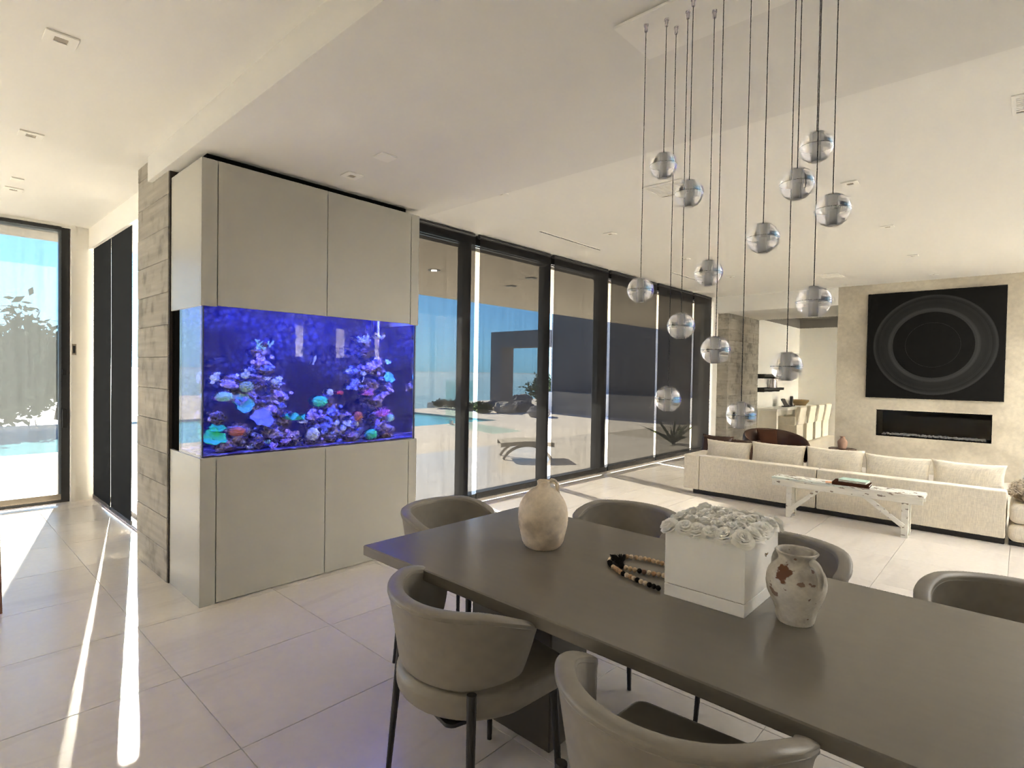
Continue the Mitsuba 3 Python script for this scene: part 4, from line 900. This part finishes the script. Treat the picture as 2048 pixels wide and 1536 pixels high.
# ================================================================ outside
struct('roof_slab', cat(bx(1.65, 30, 4.92, 8.5, 2.97, 3.4), bx(-6, 1.65, 7.95, 8.5, 2.97, 3.4)), M_soffit, 'wide concrete roof overhang outside the glazing', 'roof')
struct('roof', cat(bx(-4.4, 3.2, -5.4, 8.0, 3.4, 3.55), fromm(tom(bx(3.2, 17, -2.9, 8.0, 3.4, 3.55))-tom(bx(3.6, 9.4, -2.65, -.35, 3.3, 3.6)))), M_soffit, 'roof of the house', 'roof')
for i, (px, py) in enumerate([(868, 540), (1062, 556), (1022, 572)]):
    q = onz(px, py, 2.97); t = thing('soffit_light', ['lit round soffit light outside the first shade', 'round soffit light outside the third shade', 'round soffit light outside the second shade'][i], 'soffit light')
    part(t, 'trim', cyl(q[0], q[1], 2.962, 2.97, .09, 24), M_frame, 30)
    k = part(t, 'bulb', cyl(q[0], q[1], 2.956, 2.962, .04, 20), M_paper, 30)
    if i == 0: scene[k]['emitter'] = {'type': 'area', 'radiance': {'type': 'rgb', 'value': [14., 10., 6.]}}
ter = tom(bx(-40, 17.6, -60, 18.45, -1.0, -.03))+tom(bx(-40, 1.5, 10, 34, -1.0, -.03))-tom(bx(-12, 12.9, 12.5, 18.2, -.6, .1))
struct('terrace_ground', fromm(ter), M_terr, 'pale paved sea terrace', 'terrace')
struct('terrace_ground_001', bx(17.6, 60, -60, 22, -1.0, -.03), M_terr, 'paved court beyond the terrace', 'terrace')
struct('pool_water', bx(-12, 12.9, 12.5, 18.2, -.55, -.09), M_pool, 'turquoise swimming pool', 'pool')
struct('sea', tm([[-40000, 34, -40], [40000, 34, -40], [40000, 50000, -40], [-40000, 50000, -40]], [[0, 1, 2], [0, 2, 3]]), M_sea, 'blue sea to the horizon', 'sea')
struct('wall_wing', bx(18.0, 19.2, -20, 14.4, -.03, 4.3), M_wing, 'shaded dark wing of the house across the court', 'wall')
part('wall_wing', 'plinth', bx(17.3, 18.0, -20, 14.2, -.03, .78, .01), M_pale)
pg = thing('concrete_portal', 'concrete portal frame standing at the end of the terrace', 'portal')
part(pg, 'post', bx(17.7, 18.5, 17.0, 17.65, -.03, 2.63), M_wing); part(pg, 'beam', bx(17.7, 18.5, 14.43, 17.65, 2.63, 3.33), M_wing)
for i, (px, py, X, r) in enumerate([(985, 802, 16.4, .34), (1010, 812, 15.6, .40), (1045, 808, 16.6, .42), (1078, 806, 15.2, .36), (1040, 790, 19.9, .5)]):
    q = onx(px, py, X)
    one('boulder', xf(ico(r, 3, .35, 2, i, (1.3, 1., .65)), (q[0], q[1], r*.42-.03)), M_pale if i == 1 else M_wing, ['boulder at the outer foot of the concrete portal', 'pale boulder in front of the portal post', 'boulder under the portal opening', 'boulder near the dark wing', 'boulder behind the portal opening'][i], 'boulder')
def foliage(name, label, c, rad, n, ls, seed, gp=None, trunk=0, col=None):
    g = np.random.default_rng(seed); t = thing(name, label, 'tree' if 'tree' in name else 'shrub', gp)
    cl = g.normal(size=(max(6, n//160), 3)); cl /= np.linalg.norm(cl, axis=1, keepdims=True); cl *= g.uniform(.35, .85, (len(cl), 1)); cl = cl*rad+c
    k = g.integers(0, len(cl), n); o = cl[k]+g.normal(size=(n, 3))*np.array(rad)*.20
    d = g.normal(size=(n, 3)); d[:, 2] = d[:, 2]*.6+.3; d /= np.linalg.norm(d, axis=1, keepdims=True); s = np.cross(d, g.normal(size=(n, 3))); s /= np.linalg.norm(s, axis=1, keepdims=True)
    L = ls*g.uniform(.6, 1.3, (n, 1)); w = L*.22
    v = np.stack([o, o+d*L*.5+s*w, o+d*L, o+d*L*.5-s*w], 1).reshape(-1, 3); b = np.arange(n)[:, None]*4
    part(t, 'foliage', tm(v, np.vstack([b+[0, 1, 2], b+[0, 2, 3]])), col or M_leaf, kind='stuff')
    if trunk:
        part(t, 'trunk', tube([(c[0], c[1], -.05), (c[0]+.1, c[1], c[2]*.5), (c[0], c[1], c[2]+rad[2]*.4)], [trunk, trunk*.8, trunk*.4], 8), M_bark, True)
        for a_ in range(5):
            e = np.array(c)+np.array([math.cos(a_*1.26)*rad[0]*.6, math.sin(a_*1.26)*rad[1]*.6, rad[2]*.3]); part(t, 'branch', tube([(c[0], c[1], c[2]*.75), e], [trunk*.45, trunk*.15], 6), M_bark, True)
TR = [(18, 675, 20.2, 1.0, 2.4), (70, 700, 22.6, 1.1, 2.2), (118, 720, 20.2, .95, 1.9), (-40, 735, 22.6, 1.1, 2.0), (-110, 690, 24.6, 1.2, 2.4)]
TRL = ['tall ragged tree seen through the glass door, at the left edge', 'leafy tree in the middle of the glass door view', 'smaller tree by the black stile of the glass door', 'tree beyond the pool, left of the glass door view', 'tree beyond the pool, far left']
for i, (px, py, Y, rx_, zt) in enumerate(TR):
    q = ony(px, py, Y)
    foliage('terrace_tree', TRL[i], (q[0], q[1], 1.45), (rx_, 1.0, q[2]-1.2+.4), 5200, .30, 40+i, 'trees beyond the pool', .12)
for i, (px, py, X, r) in enumerate([(880, 815, 15.2, .25), (903, 813, 15.3, .25), (926, 814, 15.2, .25), (950, 813, 15.3, .25), (972, 812, 14.9, .25)]):
    q = onx(px, py, X)
    foliage('low_shrub', 'low green shrub along the far edge of the pool, '+ORD[i]+' from the left', (q[0], q[1], .12), (r*1.6, r, r*.7), 500, .16, 60+i, 'low shrubs by the pool')
foliage('round_shrub', 'round dark shrub behind the portal opening', (22.5, 18.6, .75), (1.4, 1.0, .7), 1500, .2, 80)
gp_ = thing('glass_railing', 'single clear glass railing panel at the pool edge', 'railing')
q0, q1 = ony(891, 800, 12.3), ony(946, 800, 12.3)
part(gp_, 'panel', pane(q0[0], 12.3, q1[0], 12.3, .0, 1.25), mat('railglass', {'type': 'thindielectric', 'int_ior': 1.4, 'specular_transmittance': {'type': 'rgb', 'value': [.62, .86, .82]}}))
part(gp_, 'clamp', bx(q0[0]+.2, q0[0]+.28, 12.26, 12.34, -.03, .08), M_steel); part(gp_, 'clamp', bx(q1[0]-.28, q1[0]-.2, 12.26, 12.34, -.03, .08), M_steel)
lo = thing('sun_lounger', 'low curved sun lounger on the terrace beyond the second shade', 'lounger')
A_, B_ = onz(998, 890, .22), onz(1102, 890, .22); D_ = (B_-A_)/np.linalg.norm(B_-A_)
pth = np.array([A_+(B_-A_)*t+[0, 0, .03*math.sin(t*3)] for t in np.linspace(0, 1, 20)])
W_ = np.array([-D_[1], D_[0], 0])*.30; vv = np.concatenate([[p-W_, p+W_, p+W_+[0, 0, .07], p-W_+[0, 0, .07]] for p in pth])
part(lo, 'seat', tm(vv, grid_faces(20, 4, wrapv=True)), M_pale, 40)
for s in (-1, 1): part(lo, 'runner', tube(spline([pth[1]+W_*s*.8-[0, 0, .22], pth[6]+W_*s*.8-[0, 0, .03], pth[13]+W_*s*.8-[0, 0, .03], pth[18]+W_*s*.8-[0, 0, .22]], 16), .025, 8), M_pale, 30)
yc = thing('agave', 'dark spiky agave plant outside the last shade', 'plant')
for i in range(22):
    a_ = i*2.4; l = .75*(.7+.3*math.sin(i)); e = np.array([math.cos(a_), math.sin(a_), 1.1+.5*math.sin(i*1.7)]); e /= np.linalg.norm(e)
    part(yc, 'leaf', tube([np.array([11.5, 5.7, 0.02]), np.array([11.5, 5.7, .02])+e*l*.5, np.array([11.5, 5.7, 0.02])+e*l+[0, 0, -.06]], [.03, .028, .003], 5), M_leaf)
# column seen in the reflection of the tank's side
struct('wall_garden_column', bx(-1.15, -.7, 9.2, 9.7, -.03, 2.97), M_conc, 'concrete column under the roof overhang', 'wall')
